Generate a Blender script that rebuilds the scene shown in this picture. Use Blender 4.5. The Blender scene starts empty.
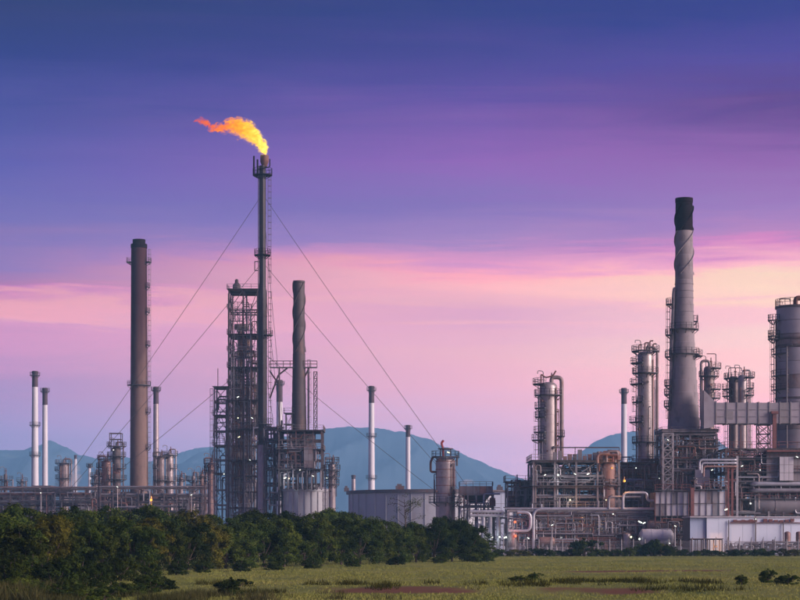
import bpy, math, random
from mathutils import Vector, noise as mnoise

# ------------------------------------------------------------------ camera
scn = bpy.context.scene
COL = scn.collection
H_CAM, FPX, YH = 3.6, 1889.0, 536.0      # eye height, focal length in photo pixels, horizon row
cam_d = bpy.data.cameras.new('camera'); cam = bpy.data.objects.new('camera', cam_d); COL.objects.link(cam)
cam.location = (0, 0, H_CAM); cam.rotation_euler = (math.radians(90), 0, 0)
cam_d.sensor_width = 36.0; cam_d.lens = 36.0*FPX/800.0
cam_d.shift_y = (YH-300.0)/800.0
cam_d.clip_start = 0.5; cam_d.clip_end = 20000
scn.camera = cam

def lin(r, g, b):
    f = lambda c: (c/255/12.92) if c/255 <= .04045 else ((c/255+.055)/1.055)**2.4
    return (f(r), f(g), f(b), 1.0)

# ------------------------------------------------------------------ world: dusk sky
SUN_AZ, SUN_EL = math.radians(113), math.radians(20)     # azimuth from +Y towards +X
world = bpy.data.worlds.new('World'); scn.world = world; world.use_nodes = True
nt = world.node_tree; nt.nodes.clear()
def N(t, **k):
    n = nt.nodes.new(t)
    for a, v in k.items(): setattr(n, a, v)
    return n
def MATH(op, a, b=None, c=None, clamp=False):
    n = N('ShaderNodeMath', operation=op, use_clamp=clamp)
    for i, v in enumerate((a, b, c)):
        if v is None: continue
        if isinstance(v, (int, float)): n.inputs[i].default_value = v
        else: nt.links.new(v, n.inputs[i])
    return n.outputs[0]
def RAMP(fac, stops, interp='LINEAR'):
    n = N('ShaderNodeValToRGB'); n.color_ramp.interpolation = interp
    e = n.color_ramp.elements
    while len(e) > 1: e.remove(e[-1])
    e[0].position = stops[0][0]; e[0].color = stops[0][1]
    for p, c in stops[1:]:
        q = e.new(p); q.color = c
    nt.links.new(fac, n.inputs[0]); return n.outputs[0]
tc = N('ShaderNodeTexCoord'); sep = N('ShaderNodeSeparateXYZ'); nt.links.new(tc.outputs['Generated'], sep.inputs[0])
sx, sy, sz = sep.outputs
hor = MATH('SQRT', MATH('ADD', MATH('MULTIPLY', sx, sx), MATH('MULTIPLY', sy, sy)))
hor = MATH('MAXIMUM', hor, 0.02)
tel = MATH('DIVIDE', sz, hor)                      # tangent of elevation
# long thin streaks of cloud
mp = N('ShaderNodeMapping'); mp.inputs['Scale'].default_value = (2.6, 2.6, 34.0); mp.inputs['Rotation'].default_value = (0.0, -0.03, 0.0)
nt.links.new(tc.outputs['Generated'], mp.inputs[0])
def NOISE(scale, detail, rough=.5, dist=0.0):
    n = N('ShaderNodeTexNoise'); n.inputs['Scale'].default_value = scale; n.inputs['Detail'].default_value = detail
    n.inputs['Roughness'].default_value = rough; n.inputs['Distortion'].default_value = dist
    nt.links.new(mp.outputs[0], n.inputs['Vector']); return n.outputs[0]
n1 = NOISE(1.0, 3.0, .5, .4); n2 = NOISE(2.3, 8.0, .60, .9); n3 = NOISE(.8, 6.0, .6, .6)
warp = MATH('ADD', MATH('MULTIPLY', MATH('SUBTRACT', n1, .5), .022), MATH('MULTIPLY', MATH('SUBTRACT', n2, .5), .042))
t = MATH('DIVIDE', MATH('ADD', tel, warp), 0.42, clamp=True)
def pos(py): return max(0.0, min(1.0, (YH-py)/FPX/0.42))
def stops(L): return sorted([(pos(py), (*c, 1.0)) for py, c in L])
# linear colour of the sky by photo row, at three azimuths (left, middle, right of the view)
#SKY0
SKY_L = [(536,(0.6403,0.435,0.9204)),(436,(0.7807,0.4267,0.89)),(386,(0.7967,0.3195,0.6638)),(355,(1.039,0.3561,0.6618)),(341,(1.13,0.3722,0.6641)),(336,(1.313,0.5066,0.6244)),(330,(1.441,0.503,0.5633)),(315,(1.275,0.4571,0.5054)),(305,(0.8491,0.1978,0.5566)),(300,(0.6049,0.1722,0.4343)),(266,(0.3552,0.1631,0.4914)),(221,(0.197,0.1196,0.4805)),(157,(0.09017,0.05903,0.4003)),(61,(0.002,0.002,0.1873)),(6,(0.002,0.002,0.118)),(-100,(0.0019,0.0019,0.1121)),(-250,(0.0018,0.0018,0.1062))]
SKY_C = [(536,(1.462,0.9278,1.404)),(446,(1.839,0.9513,1.321)),(392,(1.71,0.6988,0.7981)),(357,(1.515,0.6722,0.7032)),(326,(1.195,0.5007,0.7029)),(318,(1.312,0.5762,0.6504)),(290,(1.552,0.638,0.6058)),(277,(1.532,0.5066,0.551)),(265,(1.102,0.3617,0.6505)),(246,(0.4986,0.235,0.5947)),(206,(0.2855,0.1382,0.5062)),(160,(0.3408,0.09112,0.4792)),(86,(0.08843,0.02448,0.3142)),(11,(0.002,0.002,0.1838)),(-100,(0.0019,0.0019,0.1746)),(-250,(0.0018,0.0018,0.1654))]
SKY_R = [(536,(2.699,1.112,1.461)),(440,(3.146,1.148,1.28)),(400,(2.271,1.005,0.8683)),(347,(1.75,1.004,0.8272)),(311,(1.589,0.7647,0.7527)),(304,(1.611,0.9213,0.6663)),(282,(1.5,0.9641,0.6139)),(270,(1.514,0.645,0.6735)),(251,(0.9764,0.2475,0.6057)),(241,(0.6502,0.2355,0.5647)),(211,(0.432,0.18,0.5423)),(166,(0.3543,0.08991,0.4231)),(116,(0.1154,0.006454,0.2234)),(66,(0.06725,0.0189,0.3031)),(11,(0.002941,0.002,0.2152)),(-100,(0.002794,0.0019,0.2045)),(-250,(0.002647,0.0018,0.1937))]
#SKY1
cl, cm, cr = (RAMP(t, stops(L)) for L in (SKY_L, SKY_C, SKY_R))
az = MATH('DIVIDE', sx, hor)
def ease(a, b): return MATH('DIVIDE', MATH('SUBTRACT', az, a), b-a, clamp=True)
def MIXC(f, a, b):
    n = N('ShaderNodeMix', data_type='RGBA'); nt.links.new(f, n.inputs[0]); nt.links.new(a, n.inputs[6]); nt.links.new(b, n.inputs[7]); return n
mx = MIXC(ease(.045, .188), MIXC(ease(-.206, .045), cl, cm).outputs[2], cr)
# mauve veils of thin cloud higher up
veil = MATH('MULTIPLY', MATH('SUBTRACT', n3, .47), 4.5, clamp=True)
veil = MATH('MULTIPLY', veil, MATH('MULTIPLY', MATH('SUBTRACT', .34, tel), 2.4, clamp=True))
veil = MATH('MULTIPLY', veil, MATH('MULTIPLY', MATH('SUBTRACT', tel, .12), 9.0, clamp=True))
veil = MATH('MULTIPLY', veil, MATH('MULTIPLY', n2, .8))
mv = N('ShaderNodeMix', data_type='RGBA'); nt.links.new(veil, mv.inputs[0]); nt.links.new(mx.outputs[2], mv.inputs[6]); mv.inputs[7].default_value = lin(176,112,172)
hsv = N('ShaderNodeHueSaturation'); nt.links.new(mv.outputs[2], hsv.inputs['Color'])
nt.links.new(MATH('ADD', .87, MATH('MULTIPLY', n2, .26)), hsv.inputs['Value'])
SKY_COL = hsv.outputs[0]
bg1 = N('ShaderNodeBackground'); nt.links.new(SKY_COL, bg1.inputs[0]); bg1.inputs[1].default_value = 0.82
wo = N('ShaderNodeOutputWorld'); nt.links.new(bg1.outputs[0], wo.inputs[0])

# ------------------------------------------------------------------ low warm dusk sun, soft
sd = bpy.data.lights.new('sun', 'SUN'); sun = bpy.data.objects.new('sun', sd); COL.objects.link(sun)
sd.energy = 5.0; sd.angle = math.radians(40); sd.color = (1.0, .79, .76)
sdir = Vector((math.sin(SUN_AZ)*math.cos(SUN_EL), math.cos(SUN_AZ)*math.cos(SUN_EL), math.sin(SUN_EL)))
sun.rotation_euler = sdir.to_track_quat('Z', 'Y').to_euler(); sun.location = (200, -200, 150)

# ------------------------------------------------------------------ render settings
scn.view_settings.view_transform = 'Standard'; scn.view_settings.look = 'None'
scn.view_settings.exposure = 0.28; scn.view_settings.gamma = 1.0; scn.view_settings.use_curve_mapping = False
scn.cycles.use_denoising = True
scn.cycles.max_bounces = 5; scn.cycles.diffuse_bounces = 2; scn.cycles.glossy_bounces = 2; scn.cycles.volume_bounces = 1
scn.cycles.transparent_max_bounces = 8; scn.cycles.sample_clamp_indirect = 4

# ------------------------------------------------------------------ helpers
def X(px, D): return (px-400.0)/FPX*D
def Z(py, D): return H_CAM+(YH-py)/FPX*D
def M(w, D): return w/FPX*D

class MB:
    def __init__(s): s.v = []; s.f = []
    def box(s, x0, x1, y0, y1, z0, z1):
        b = len(s.v)
        s.v += [(x0,y0,z0),(x1,y0,z0),(x1,y1,z0),(x0,y1,z0),(x0,y0,z1),(x1,y0,z1),(x1,y1,z1),(x0,y1,z1)]
        s.f += [tuple(b+i for i in q) for q in ((0,3,2,1),(4,5,6,7),(0,1,5,4),(1,2,6,5),(2,3,7,6),(3,0,4,7))]; return s
    def bar(s, p, q, w, n=4):
        return s.tube([p, q], w*.7071 if n == 4 else w*.5, n, rot=math.pi/4 if n == 4 else 0)
    def tube(s, pts, r, n=8, rot=0.0, caps=True):
        P = [Vector(p) for p in pts]
        rs = r if isinstance(r, (list, tuple)) else [r]*len(P)
        d0 = (P[1]-P[0]).normalized()
        up = Vector((0,0,1)) if abs(d0.z) < .9 else Vector((0,1,0))
        u = up.cross(d0).normalized()
        b0 = len(s.v)
        for i, p in enumerate(P):
            if i == 0: d = (P[1]-P[0])
            elif i == len(P)-1: d = (P[i]-P[i-1])
            else: d = (P[i+1]-P[i]).normalized()+(P[i]-P[i-1]).normalized()
            d = d.normalized() if d.length > 1e-6 else d0
            u = (u-d*u.dot(d)).normalized(); w = d.cross(u)
            for k in range(n):
                a = rot+2*math.pi*k/n
                s.v.append(tuple(p+(u*math.cos(a)+w*math.sin(a))*rs[i]))
        for i in range(len(P)-1):
            for k in range(n):
                a = b0+i*n+k; c = b0+i*n+(k+1) % n
                s.f.append((a, c, c+n, a+n))
        if caps:
            s.f.append(tuple(b0+k for k in range(n))[::-1]); e = b0+(len(P)-1)*n
            s.f.append(tuple(e+k for k in range(n)))
        return s
    def lathe(s, cx, cy, prof, n=24, caps=True):
        b0 = len(s.v)
        for r, z in prof:
            for k in range(n):
                a = 2*math.pi*k/n; s.v.append((cx+r*math.cos(a), cy+r*math.sin(a), z))
        for i in range(len(prof)-1):
            for k in range(n):
                a = b0+i*n+k; c = b0+i*n+(k+1) % n
                s.f.append((a, c, c+n, a+n))
        if caps:
            s.f.append(tuple(b0+k for k in range(n))[::-1]); e = b0+(len(prof)-1)*n
            s.f.append(tuple(e+k for k in range(n)))
        return s
    def sector(s, cx, cy, r0, r1, a0, a1, z0, z1, n=None):
        """annular slab between two angles (degrees)"""
        n = n or max(3, int(abs(a1-a0)/20)); b = len(s.v)
        for i in range(n+1):
            a = math.radians(a0+(a1-a0)*i/n); c, t_ = math.cos(a), math.sin(a)
            s.v += [(cx+r0*c, cy+r0*t_, z0), (cx+r1*c, cy+r1*t_, z0), (cx+r1*c, cy+r1*t_, z1), (cx+r0*c, cy+r0*t_, z1)]
        for i in range(n):
            p = b+4*i
            for k in range(4): s.f.append((p+k, p+(k+1) % 4, p+4+(k+1) % 4, p+4+k))
        s.f += [(b, b+3, b+2, b+1), (b+4*n, b+4*n+1, b+4*n+2, b+4*n+3)]; return s

def round_poly(pts, r=.6, n=4):
    P = [Vector(p) for p in pts]; out = [P[0]]
    for i in range(1, len(P)-1):
        a = (P[i-1]-P[i]); b = (P[i+1]-P[i]); k = min(r, a.length*.45, b.length*.45)
        a = P[i]+a.normalized()*k; b = P[i]+b.normalized()*k
        for j in range(n+1):
            q = j/n; out.append(a*(1-q)**2+P[i]*2*q*(1-q)+b*q*q)
    out.append(P[-1]); return out

def thing(name, label, cat, x, y, z=0.0, group=None):
    o = bpy.data.objects.new(name, None); COL.objects.link(o); o.location = (x, y, z); o.empty_display_size = .5
    o['label'] = label; o['category'] = cat
    if group: o['group'] = group
    return o
ROOT = {}
def root_loc(o):
    while o.parent: o = o.parent
    return o.location
def mesh_of(name, mb, mat, off=(0,0,0), smooth=False):
    me = bpy.data.meshes.new(name)
    ox, oy, oz = off
    me.from_pydata([(a-ox, b-oy, c-oz) for a, b, c in mb.v], [], mb.f)
    if mat: me.materials.append(mat)
    if smooth:
        me.polygons.foreach_set('use_smooth', [True]*len(me.polygons))
        try: me.set_sharp_from_angle(angle=math.radians(40))
        except Exception: pass
    me.update(); return me
def part(name, mb, mat, parent, smooth=False, label=None, kind=None):
    me = mesh_of(name, mb, mat, root_loc(parent), smooth)
    o = bpy.data.objects.new(name, me); COL.objects.link(o); o.parent = parent
    if label: o['label'] = label
    if kind: o['kind'] = kind
    return o
def struct(name, mb, mat, label=None, smooth=False):
    o = bpy.data.objects.new(name, mesh_of(name, mb, mat, smooth=smooth)); COL.objects.link(o); o['kind'] = 'structure'
    if label: o['label'] = label
    return o
_unit = {}
def bar(parent, name, p, q, w, mat, d=None):
    """one straight steel member: shared unit H-section, placed by its own transform"""
    me = _unit.get(mat.name)
    if me is None:
        h = MB(); h.box(-.5,.5,-.5,-.32,-.5,.5); h.box(-.5,.5,.32,.5,-.5,.5); h.box(-.14,.14,-.32,.32,-.498,.498)
        me = _unit[mat.name] = mesh_of('member', h, mat)
    o = bpy.data.objects.new(name, me); COL.objects.link(o); o.parent = parent
    p, q = Vector(p), Vector(q); L = (q-p).length
    o.location = (p+q)/2-root_loc(parent); o.rotation_mode = 'QUATERNION'; o.rotation_quaternion = (q-p).to_track_quat('Z', 'Y')
    o.scale = (w, d or w, L); return o

# ------------------------------------------------------------------ materials
def material(name, c1, c2=None, rough=.6, metal=0.0, scale=1.0, stretch=(1,1,1), bump=.0, c3=None, c3_at=.62, c3_w=.08, c3_scale=.4, spec=.5):
    m = bpy.data.materials.new(name); m.use_nodes = True; t_ = m.node_tree; b = t_.nodes['Principled BSDF']
    geo = t_.nodes.new('ShaderNodeNewGeometry'); mpn = t_.nodes.new('ShaderNodeMapping'); mpn.inputs['Scale'].default_value = stretch
    t_.links.new(geo.outputs['Position'], mpn.inputs[0])
    def nz(sc, det=4.0):
        n = t_.nodes.new('ShaderNodeTexNoise'); n.inputs['Scale'].default_value = sc; n.inputs['Detail'].default_value = det; n.inputs['Roughness'].default_value = .62
        t_.links.new(mpn.outputs[0], n.inputs['Vector']); return n
    n = nz(scale); mixn = t_.nodes.new('ShaderNodeMix'); mixn.data_type = 'RGBA'
    mr = t_.nodes.new('ShaderNodeMapRange'); mr.inputs[1].default_value = .33; mr.inputs[2].default_value = .67
    t_.links.new(n.outputs[0], mr.inputs[0]); t_.links.new(mr.outputs[0], mixn.inputs[0])
    c2 = c2 or tuple(x*.7 for x in c1)
    mixn.inputs[6].default_value = (*c1, 1); mixn.inputs[7].default_value = (*c2, 1); out = mixn.outputs[2]
    if c3:
        n3_ = nz(c3_scale, 6.0); mr3 = t_.nodes.new('ShaderNodeMapRange'); mr3.inputs[1].default_value = c3_at; mr3.inputs[2].default_value = c3_at+c3_w
        t_.links.new(n3_.outputs[0], mr3.inputs[0]); mx3 = t_.nodes.new('ShaderNodeMix'); mx3.data_type = 'RGBA'
        t_.links.new(mr3.outputs[0], mx3.inputs[0]); t_.links.new(out, mx3.inputs[6]); mx3.inputs[7].default_value = (*c3, 1); out = mx3.outputs[2]
    t_.links.new(out, b.inputs['Base Color'])
    b.inputs['Roughness'].default_value = rough; b.inputs['Metallic'].default_value = metal; b.inputs['Specular IOR Level'].default_value = spec
    if bump:
        bp = t_.nodes.new('ShaderNodeBump'); bp.inputs['Strength'].default_value = bump; bp.inputs['Distance'].default_value = .08
        t_.links.new(n.outputs[0], bp.inputs['Height']); t_.links.new(bp.outputs[0], b.inputs['Normal'])
    return m
def height_graded(m, z0, z1, top):
    """soot and old paint: the shaft's own colour changes from its foot to its head, with ragged streaks"""
    t_ = m.node_tree; b = t_.nodes['Principled BSDF']; src = b.inputs['Base Color'].links[0].from_socket
    g = t_.nodes.new('ShaderNodeNewGeometry'); s = t_.nodes.new('ShaderNodeSeparateXYZ'); t_.links.new(g.outputs['Position'], s.inputs[0])
    mr = t_.nodes.new('ShaderNodeMapRange'); mr.inputs[1].default_value = z0; mr.inputs[2].default_value = z1; mr.interpolation_type = 'SMOOTHSTEP'
    mp_ = t_.nodes.new('ShaderNodeMapping'); mp_.inputs['Scale'].default_value = (1, 1, .06); t_.links.new(g.outputs['Position'], mp_.inputs[0])
    nz = t_.nodes.new('ShaderNodeTexNoise'); nz.inputs['Scale'].default_value = .9; nz.inputs['Detail'].default_value = 5; t_.links.new(mp_.outputs[0], nz.inputs['Vector'])
    ad_ = t_.nodes.new('ShaderNodeMath'); ad_.operation = 'MULTIPLY_ADD'; t_.links.new(nz.outputs[0], ad_.inputs[0]); ad_.inputs[1].default_value = (z1-z0)*.45; t_.links.new(s.outputs[2], ad_.inputs[2])
    sb = t_.nodes.new('ShaderNodeMath'); sb.operation = 'SUBTRACT'; t_.links.new(ad_.outputs[0], sb.inputs[0]); sb.inputs[1].default_value = (z1-z0)*.22
    t_.links.new(sb.outputs[0], mr.inputs[0])
    mx_ = t_.nodes.new('ShaderNodeMix'); mx_.data_type = 'RGBA'; t_.links.new(mr.outputs[0], mx_.inputs[0]); t_.links.new(src, mx_.inputs[6]); mx_.inputs[7].default_value = (*top, 1); t_.links.new(mx_.outputs[2], b.inputs['Base Color'])
def emitter(name, col, strength):
    m = bpy.data.materials.new(name); m.use_nodes = True; t_ = m.node_tree; t_.nodes.clear()
    e = t_.nodes.new('ShaderNodeEmission'); e.inputs[0].default_value = (*col, 1); e.inputs[1].default_value = strength
    o = t_.nodes.new('ShaderNodeOutputMaterial'); t_.links.new(e.outputs[0], o.inputs[0]); return m

RUST = (.16,.065,.04)
m_steel = material('steel_grey', (.30,.275,.29), (.20,.18,.19), .6, .1, 1.5, c3=(.19,.085,.06), c3_at=.57)
m_steelD = material('steel_dark', (.15,.118,.118), (.095,.075,.08), .65, .1, 1.5, c3=(.16,.065,.05), c3_at=.56)
m_steelR = material('steel_red_oxide', (.24,.085,.075), (.16,.065,.06), .7, .0, 1.2, c3=(.12,.06,.055), c3_at=.6)
m_steelL = material('steel_galvanised', (.44,.42,.43), (.33,.31,.32), .5, .2, 1.5, c3=(.25,.15,.11), c3_at=.62)
m_clad = material('aluminium_cladding', (.46,.40,.39), (.33,.285,.285), .42, .45, .9, (1,1,.6), bump=.25, c3=(.27,.19,.165), c3_at=.56, c3_w=.2, c3_scale=.7)
m_cladD = material('weathered_cladding', (.32,.255,.245), (.21,.17,.17), .52, .3, .9, (1,1,.6), bump=.25, c3=(.20,.105,.08), c3_at=.54, c3_w=.2, c3_scale=.7)
m_cladR = material('rusty_cladding', (.37,.22,.18), (.24,.14,.12), .55, .2, .9, (1,1,.6), bump=.25, c3=(.42,.35,.32), c3_at=.58, c3_w=.15, c3_scale=.7)
m_pipe = material('pipe_grey', (.38,.355,.37), (.27,.25,.265), .42, .35, .8, c3=(.24,.15,.12), c3_at=.6, c3_scale=.3)
m_pipeL   = material('pipe_light', (.55,.55,.58), (.42,.42,.46), .42, .35, .8, c3=(.32,.27,.25), c3_at=.62)
m_pipeD = material('pipe_dark', (.15,.13,.14), (.10,.085,.095), .5, .2, .8)
m_pipeR   = material('pipe_rust', (.22,.095,.07), (.14,.07,.06), .65, .1, .9)
m_conc = material('chimney_concrete', (.33,.285,.30), (.255,.22,.235), .85, 0, .25, (1,1,.35), bump=.15, c3=(.165,.14,.15), c3_at=.52, c3_w=.22, c3_scale=.9)
m_brick = material('brown_chimney_lower', (.235,.155,.125), (.18,.118,.10), .85, 0, .3, (1,1,.3), bump=.15, c3=(.12,.082,.072), c3_at=.54, c3_w=.2, c3_scale=.6)
m_post    = material('concrete_post', (.36,.34,.34), (.28,.265,.27), .9, 0, 2)
m_black   = material('sooty_black', (.018,.009,.014), (.010,.006,.009), .9, 0, .6, bump=.1, spec=.15)
m_riser   = material('dark_riser_steel', (.07,.055,.06), (.045,.036,.04), .65, .1, .4, (1,1,.4), c3=(.13,.07,.055), c3_at=.58, c3_w=.15)
m_darkst = material('dark_stack_steel', (.105,.082,.086), (.07,.056,.06), .65, .15, .4, (1,1,.4), c3=(.19,.105,.085), c3_at=.56, c3_w=.2)
m_white   = material('white_stack_paint', (.70,.69,.70), (.60,.59,.61), .55, 0, .3, (1,1,.3), c3=(.46,.42,.42), c3_at=.6, c3_w=.2)
m_maroon  = material('stack_top_paint', (.085,.05,.06), (.06,.038,.048), .7, 0, .5)
m_panel = material('furnace_panel', (.66,.64,.66), (.52,.50,.53), .5, .1, .5, (1,1,.3), c3=(.36,.25,.21), c3_at=.64, c3_w=.12, c3_scale=.8)
m_panelD = material('furnace_panel_dark', (.29,.265,.275), (.21,.19,.20), .55, .1, .5, (1,1,.3), c3=(.2,.115,.095), c3_at=.57, c3_w=.15, c3_scale=.8)
m_duct = material('duct_cladding', (.40,.365,.40), (.32,.29,.32), .5, .2, .35, bump=.1, c3=(.27,.205,.21), c3_at=.6, c3_w=.2)
m_bldg = material('white_sheet_metal', (.79,.87,.97), (.76,.84,.95), .5, 0, .3, (1,1,.2), c3=(.66,.64,.66), c3_at=.66, c3_w=.1, c3_scale=.5)
m_bldgB   = material('pale_blue_sheet_metal', (.50,.60,.76), (.44,.54,.70), .5, 0, .3, (1,1,.2))
m_tank    = material('tank_grey_paint', (.50,.51,.53), (.43,.44,.46), .55, .1, .12, (1,1,.4), c3=(.40,.36,.36), c3_at=.58, c3_w=.2, c3_scale=.35)
m_deck    = material('deck_grating', (.13,.125,.135), (.09,.085,.095), .7, .1, 1.5, c3=RUST, c3_at=.6)
m_cable   = material('guy_cable', (.09,.085,.10), (.07,.066,.08), .6, .3, 1)
m_redp    = material('red_paint', (.50,.05,.04), (.36,.04,.035), .5, 0, 1)
m_bark    = material('bark', (.10,.075,.055), (.06,.045,.035), .9, 0, 3, bump=.3)
m_glassL  = emitter('lamp_white', (.92,1.0,.88), 1.9)
m_glassY  = emitter('lamp_yellow_white', (1.0,.93,.55), 2.0)
m_glassO  = emitter('lamp_sodium', (1.0,.34,.05), 2.6)
m_glassR  = emitter('lamp_red', (1.0,.12,.05), 3.0)
# ------------------------------------------------------------------ setting
def sstep(a, b, x):
    q = max(0.0, min(1.0, (x-a)/(b-a))); return q*q*(3-2*q)
def soil_mask(x, y):
    """bare red earth: the cut face of the low bank and a thin track further out"""
    w = mnoise.noise(Vector((x*.11, y*.2, 3.1)))*2.4+mnoise.noise(Vector((x*.5, y*.8, 7.7)))*.9
    yy = y+w
    a = (1-min(1, abs(yy-119.5)/4.2))*sstep(-8, 0, x+w)*(1-sstep(14, 20, x+w*2))
    a *= sstep(-.30, .12, mnoise.noise(Vector((x*.19, y*.05, 12.3))))
    b = (1-min(1, abs(yy-176-(x-22)*.25)/6.0))*sstep(13, 18, x+w)*(1-sstep(27, 33, x+w))
    c = (1-min(1, abs(yy-150)/8.0))*sstep(24, 34, x)*.25
    q = max(a, b, c)*2.2-.3-max(0, mnoise.noise(Vector((x*.7, y*.45, 5.2)))*1.1+mnoise.noise(Vector((x*.16, y*.5, 2.2)))*.9)
    return max(0, min(1, q))
def field_z(x, y):
    z = .30*sstep(116, 124, y+mnoise.noise(Vector((x*.08, 1.3, 2)))*3)*(1-sstep(200, 330, y))
    z += .07*mnoise.noise(Vector((x*.12, y*.06, .5)))+.03*mnoise.noise(Vector((x*.5, y*.3, 4.5)))
    return z*(1-sstep(320, 344, y))+.012
mb = MB(); nx_, ny_ = 150, 190
xs = [-75+i*(165.0/nx_) for i in range(nx_+1)]; ys = [40+j*(305.0/ny_) for j in range(ny_+1)]
for y in ys:
    for x in xs: mb.v.append((x, y, field_z(x, y)))
for j in range(ny_):
    for i in range(nx_):
        a = j*(nx_+1)+i; mb.f.append((a, a+1, a+nx_+2, a+nx_+1))
def grass_ground_mat(name, attr=True):
    m = bpy.data.materials.new(name); m.use_nodes = True; t_ = m.node_tree; b = t_.nodes['Principled BSDF']; b.inputs['Roughness'].default_value = .95; b.inputs['Specular IOR Level'].default_value = .1
    geo = t_.nodes.new('ShaderNodeNewGeometry'); mpn = t_.nodes.new('ShaderNodeMapping'); mpn.inputs['Scale'].default_value = (.5, .16, 1); t_.links.new(geo.outputs['Position'], mpn.inputs[0])
    n = t_.nodes.new('ShaderNodeTexNoise'); n.inputs['Scale'].default_value = .45; n.inputs['Detail'].default_value = 7; t_.links.new(mpn.outputs[0], n.inputs['Vector'])
    r = t_.nodes.new('ShaderNodeValToRGB'); e = r.color_ramp.elements
    e[0].position = .3; e[0].color = (.10,.135,.035,1); e[1].position = .7; e[1].color = (.25,.25,.075,1); q = e.new(.5); q.color = (.175,.195,.05,1)
    t_.links.new(n.outputs[0], r.inputs[0]); out = r.outputs[0]
    if attr:
        at = t_.nodes.new('ShaderNodeAttribute'); at.attribute_name = 'soil'; mx_ = t_.nodes.new('ShaderNodeMix'); mx_.data_type = 'RGBA'
        n2_ = t_.nodes.new('ShaderNodeTexNoise'); n2_.inputs['Scale'].default_value = 1.3; n2_.inputs['Detail'].default_value = 6; t_.links.new(geo.outputs['Position'], n2_.inputs['Vector'])
        so = t_.nodes.new('ShaderNodeMix'); so.data_type = 'RGBA'; t_.links.new(n2_.outputs[0], so.inputs[0]); so.inputs[6].default_value = (.22,.085,.045,1); so.inputs[7].default_value = (.10,.062,.036,1)
        t_.links.new(at.outputs['Fac'], mx_.inputs[0]); t_.links.new(out, mx_.inputs[6]); t_.links.new(so.outputs[2], mx_.inputs[7]); out = mx_.outputs[2]
    t_.links.new(out, b.inputs['Base Color']); return m
fo = struct('grass_field', mb, grass_ground_mat('field_ground'), 'flat grassy field with streaks of bare red earth', True)
at = fo.data.attributes.new('soil', 'FLOAT', 'POINT')
at.data.foreach_set('value', [soil_mask(v[0], v[1]) for v in mb.v])
g = MB(); g.v = [(-6400,-5800,-.35),(6400,-5800,-.35),(6400,6400,-.35),(-6400,6400,-.35)]; g.f = [(0,1,2,3)]
struct('ground', g, grass_ground_mat('ground_grass', False), 'flat grassland reaching to the hills')
g = MB(); g.box(-190, 210, 345.3, 1000, -.4, .02)
struct('plant_yard', g, material('gravel_yard', (.20,.19,.19), (.14,.135,.14), .9, 0, .6, bump=.2), 'grey gravel yard under the refinery')

m_hill = material('hill_forest_haze_blue', (.10,.14,.18), (.06,.095,.13), .95, 0, .008, c3=(.12,.15,.13), c3_scale=.02, spec=.1)  # forest base colour tinted blue, painting in part of the distant haze
def hill(pts, D, depth, label):
    mb = MB(); px0, px1 = pts[0][0], pts[-1][0]; nx, ny = 220, 44
    def ridge(px):
        for (a, b), (c, d) in zip(pts, pts[1:]):
            if a <= px <= c:
                q = (px-a)/(c-a); q2 = q*q*(3-2*q)*.5+q*.5; return b+(d-b)*q2
        return 536
    for j in range(ny+1):
        w = -1+2*j/ny; y = D+w*depth
        for i in range(nx+1):
            px = px0+(px1-px0)*i/nx; x = X(px, D)
            h = max(0, Z(ridge(px), D)); fall = max(0, 1-abs(w))**1.15
            h *= fall
            if h > 1: h += (1-abs(mnoise.noise(Vector((x*.0042, y*.0022, 3))))*2.2)*h*.30*min(1, (1-fall)*2.2)+(mnoise.noise(Vector((x*.03, y*.03, 1)))*4.0+mnoise.noise(Vector((x*.12, y*.1, 5)))*2.6)*min(1, h/40)
            mb.v.append((x, y, h-.5))
    for j in range(ny):
        for i in range(nx):
            a = j*(nx+1)+i; mb.f.append((a, a+1, a+nx+2, a+nx+1))
    return struct('hill', mb, m_hill, label, True)
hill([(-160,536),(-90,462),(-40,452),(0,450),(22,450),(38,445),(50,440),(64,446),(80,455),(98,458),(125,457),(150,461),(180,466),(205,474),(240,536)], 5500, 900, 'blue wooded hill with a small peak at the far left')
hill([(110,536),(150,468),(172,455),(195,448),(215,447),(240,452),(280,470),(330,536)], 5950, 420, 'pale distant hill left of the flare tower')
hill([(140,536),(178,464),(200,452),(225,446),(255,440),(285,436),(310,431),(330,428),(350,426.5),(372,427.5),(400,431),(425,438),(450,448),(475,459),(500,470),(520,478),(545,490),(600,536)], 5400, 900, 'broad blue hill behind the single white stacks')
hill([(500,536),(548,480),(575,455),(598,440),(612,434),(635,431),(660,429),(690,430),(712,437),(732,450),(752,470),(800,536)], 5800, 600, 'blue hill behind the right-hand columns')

# air: one even volume round the camera and everything on the ground
hz = MB(); hz.box(-6500, 6500, -5900, 6500, -1.5, 330)
hm = bpy.data.materials.new('haze_air'); hm.use_nodes = True; ht = hm.node_tree; ht.nodes.clear()
hv = ht.nodes.new('ShaderNodeVolumePrincipled'); hv.inputs['Color'].default_value = (.30,.66,1.0,1); hv.inputs['Density'].default_value = HAZE_D = .00021
hv.inputs['Anisotropy'].default_value = 0.0
hout = ht.nodes.new('ShaderNodeOutputMaterial'); ht.links.new(hv.outputs[0], hout.inputs['Volume'])
ho = bpy.data.objects.new('haze', mesh_of('haze', hz, hm)); COL.objects.link(ho); ho['kind'] = 'stuff'; ho['label'] = 'thin blue evening haze over the plain'; ho['category'] = 'haze'

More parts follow.
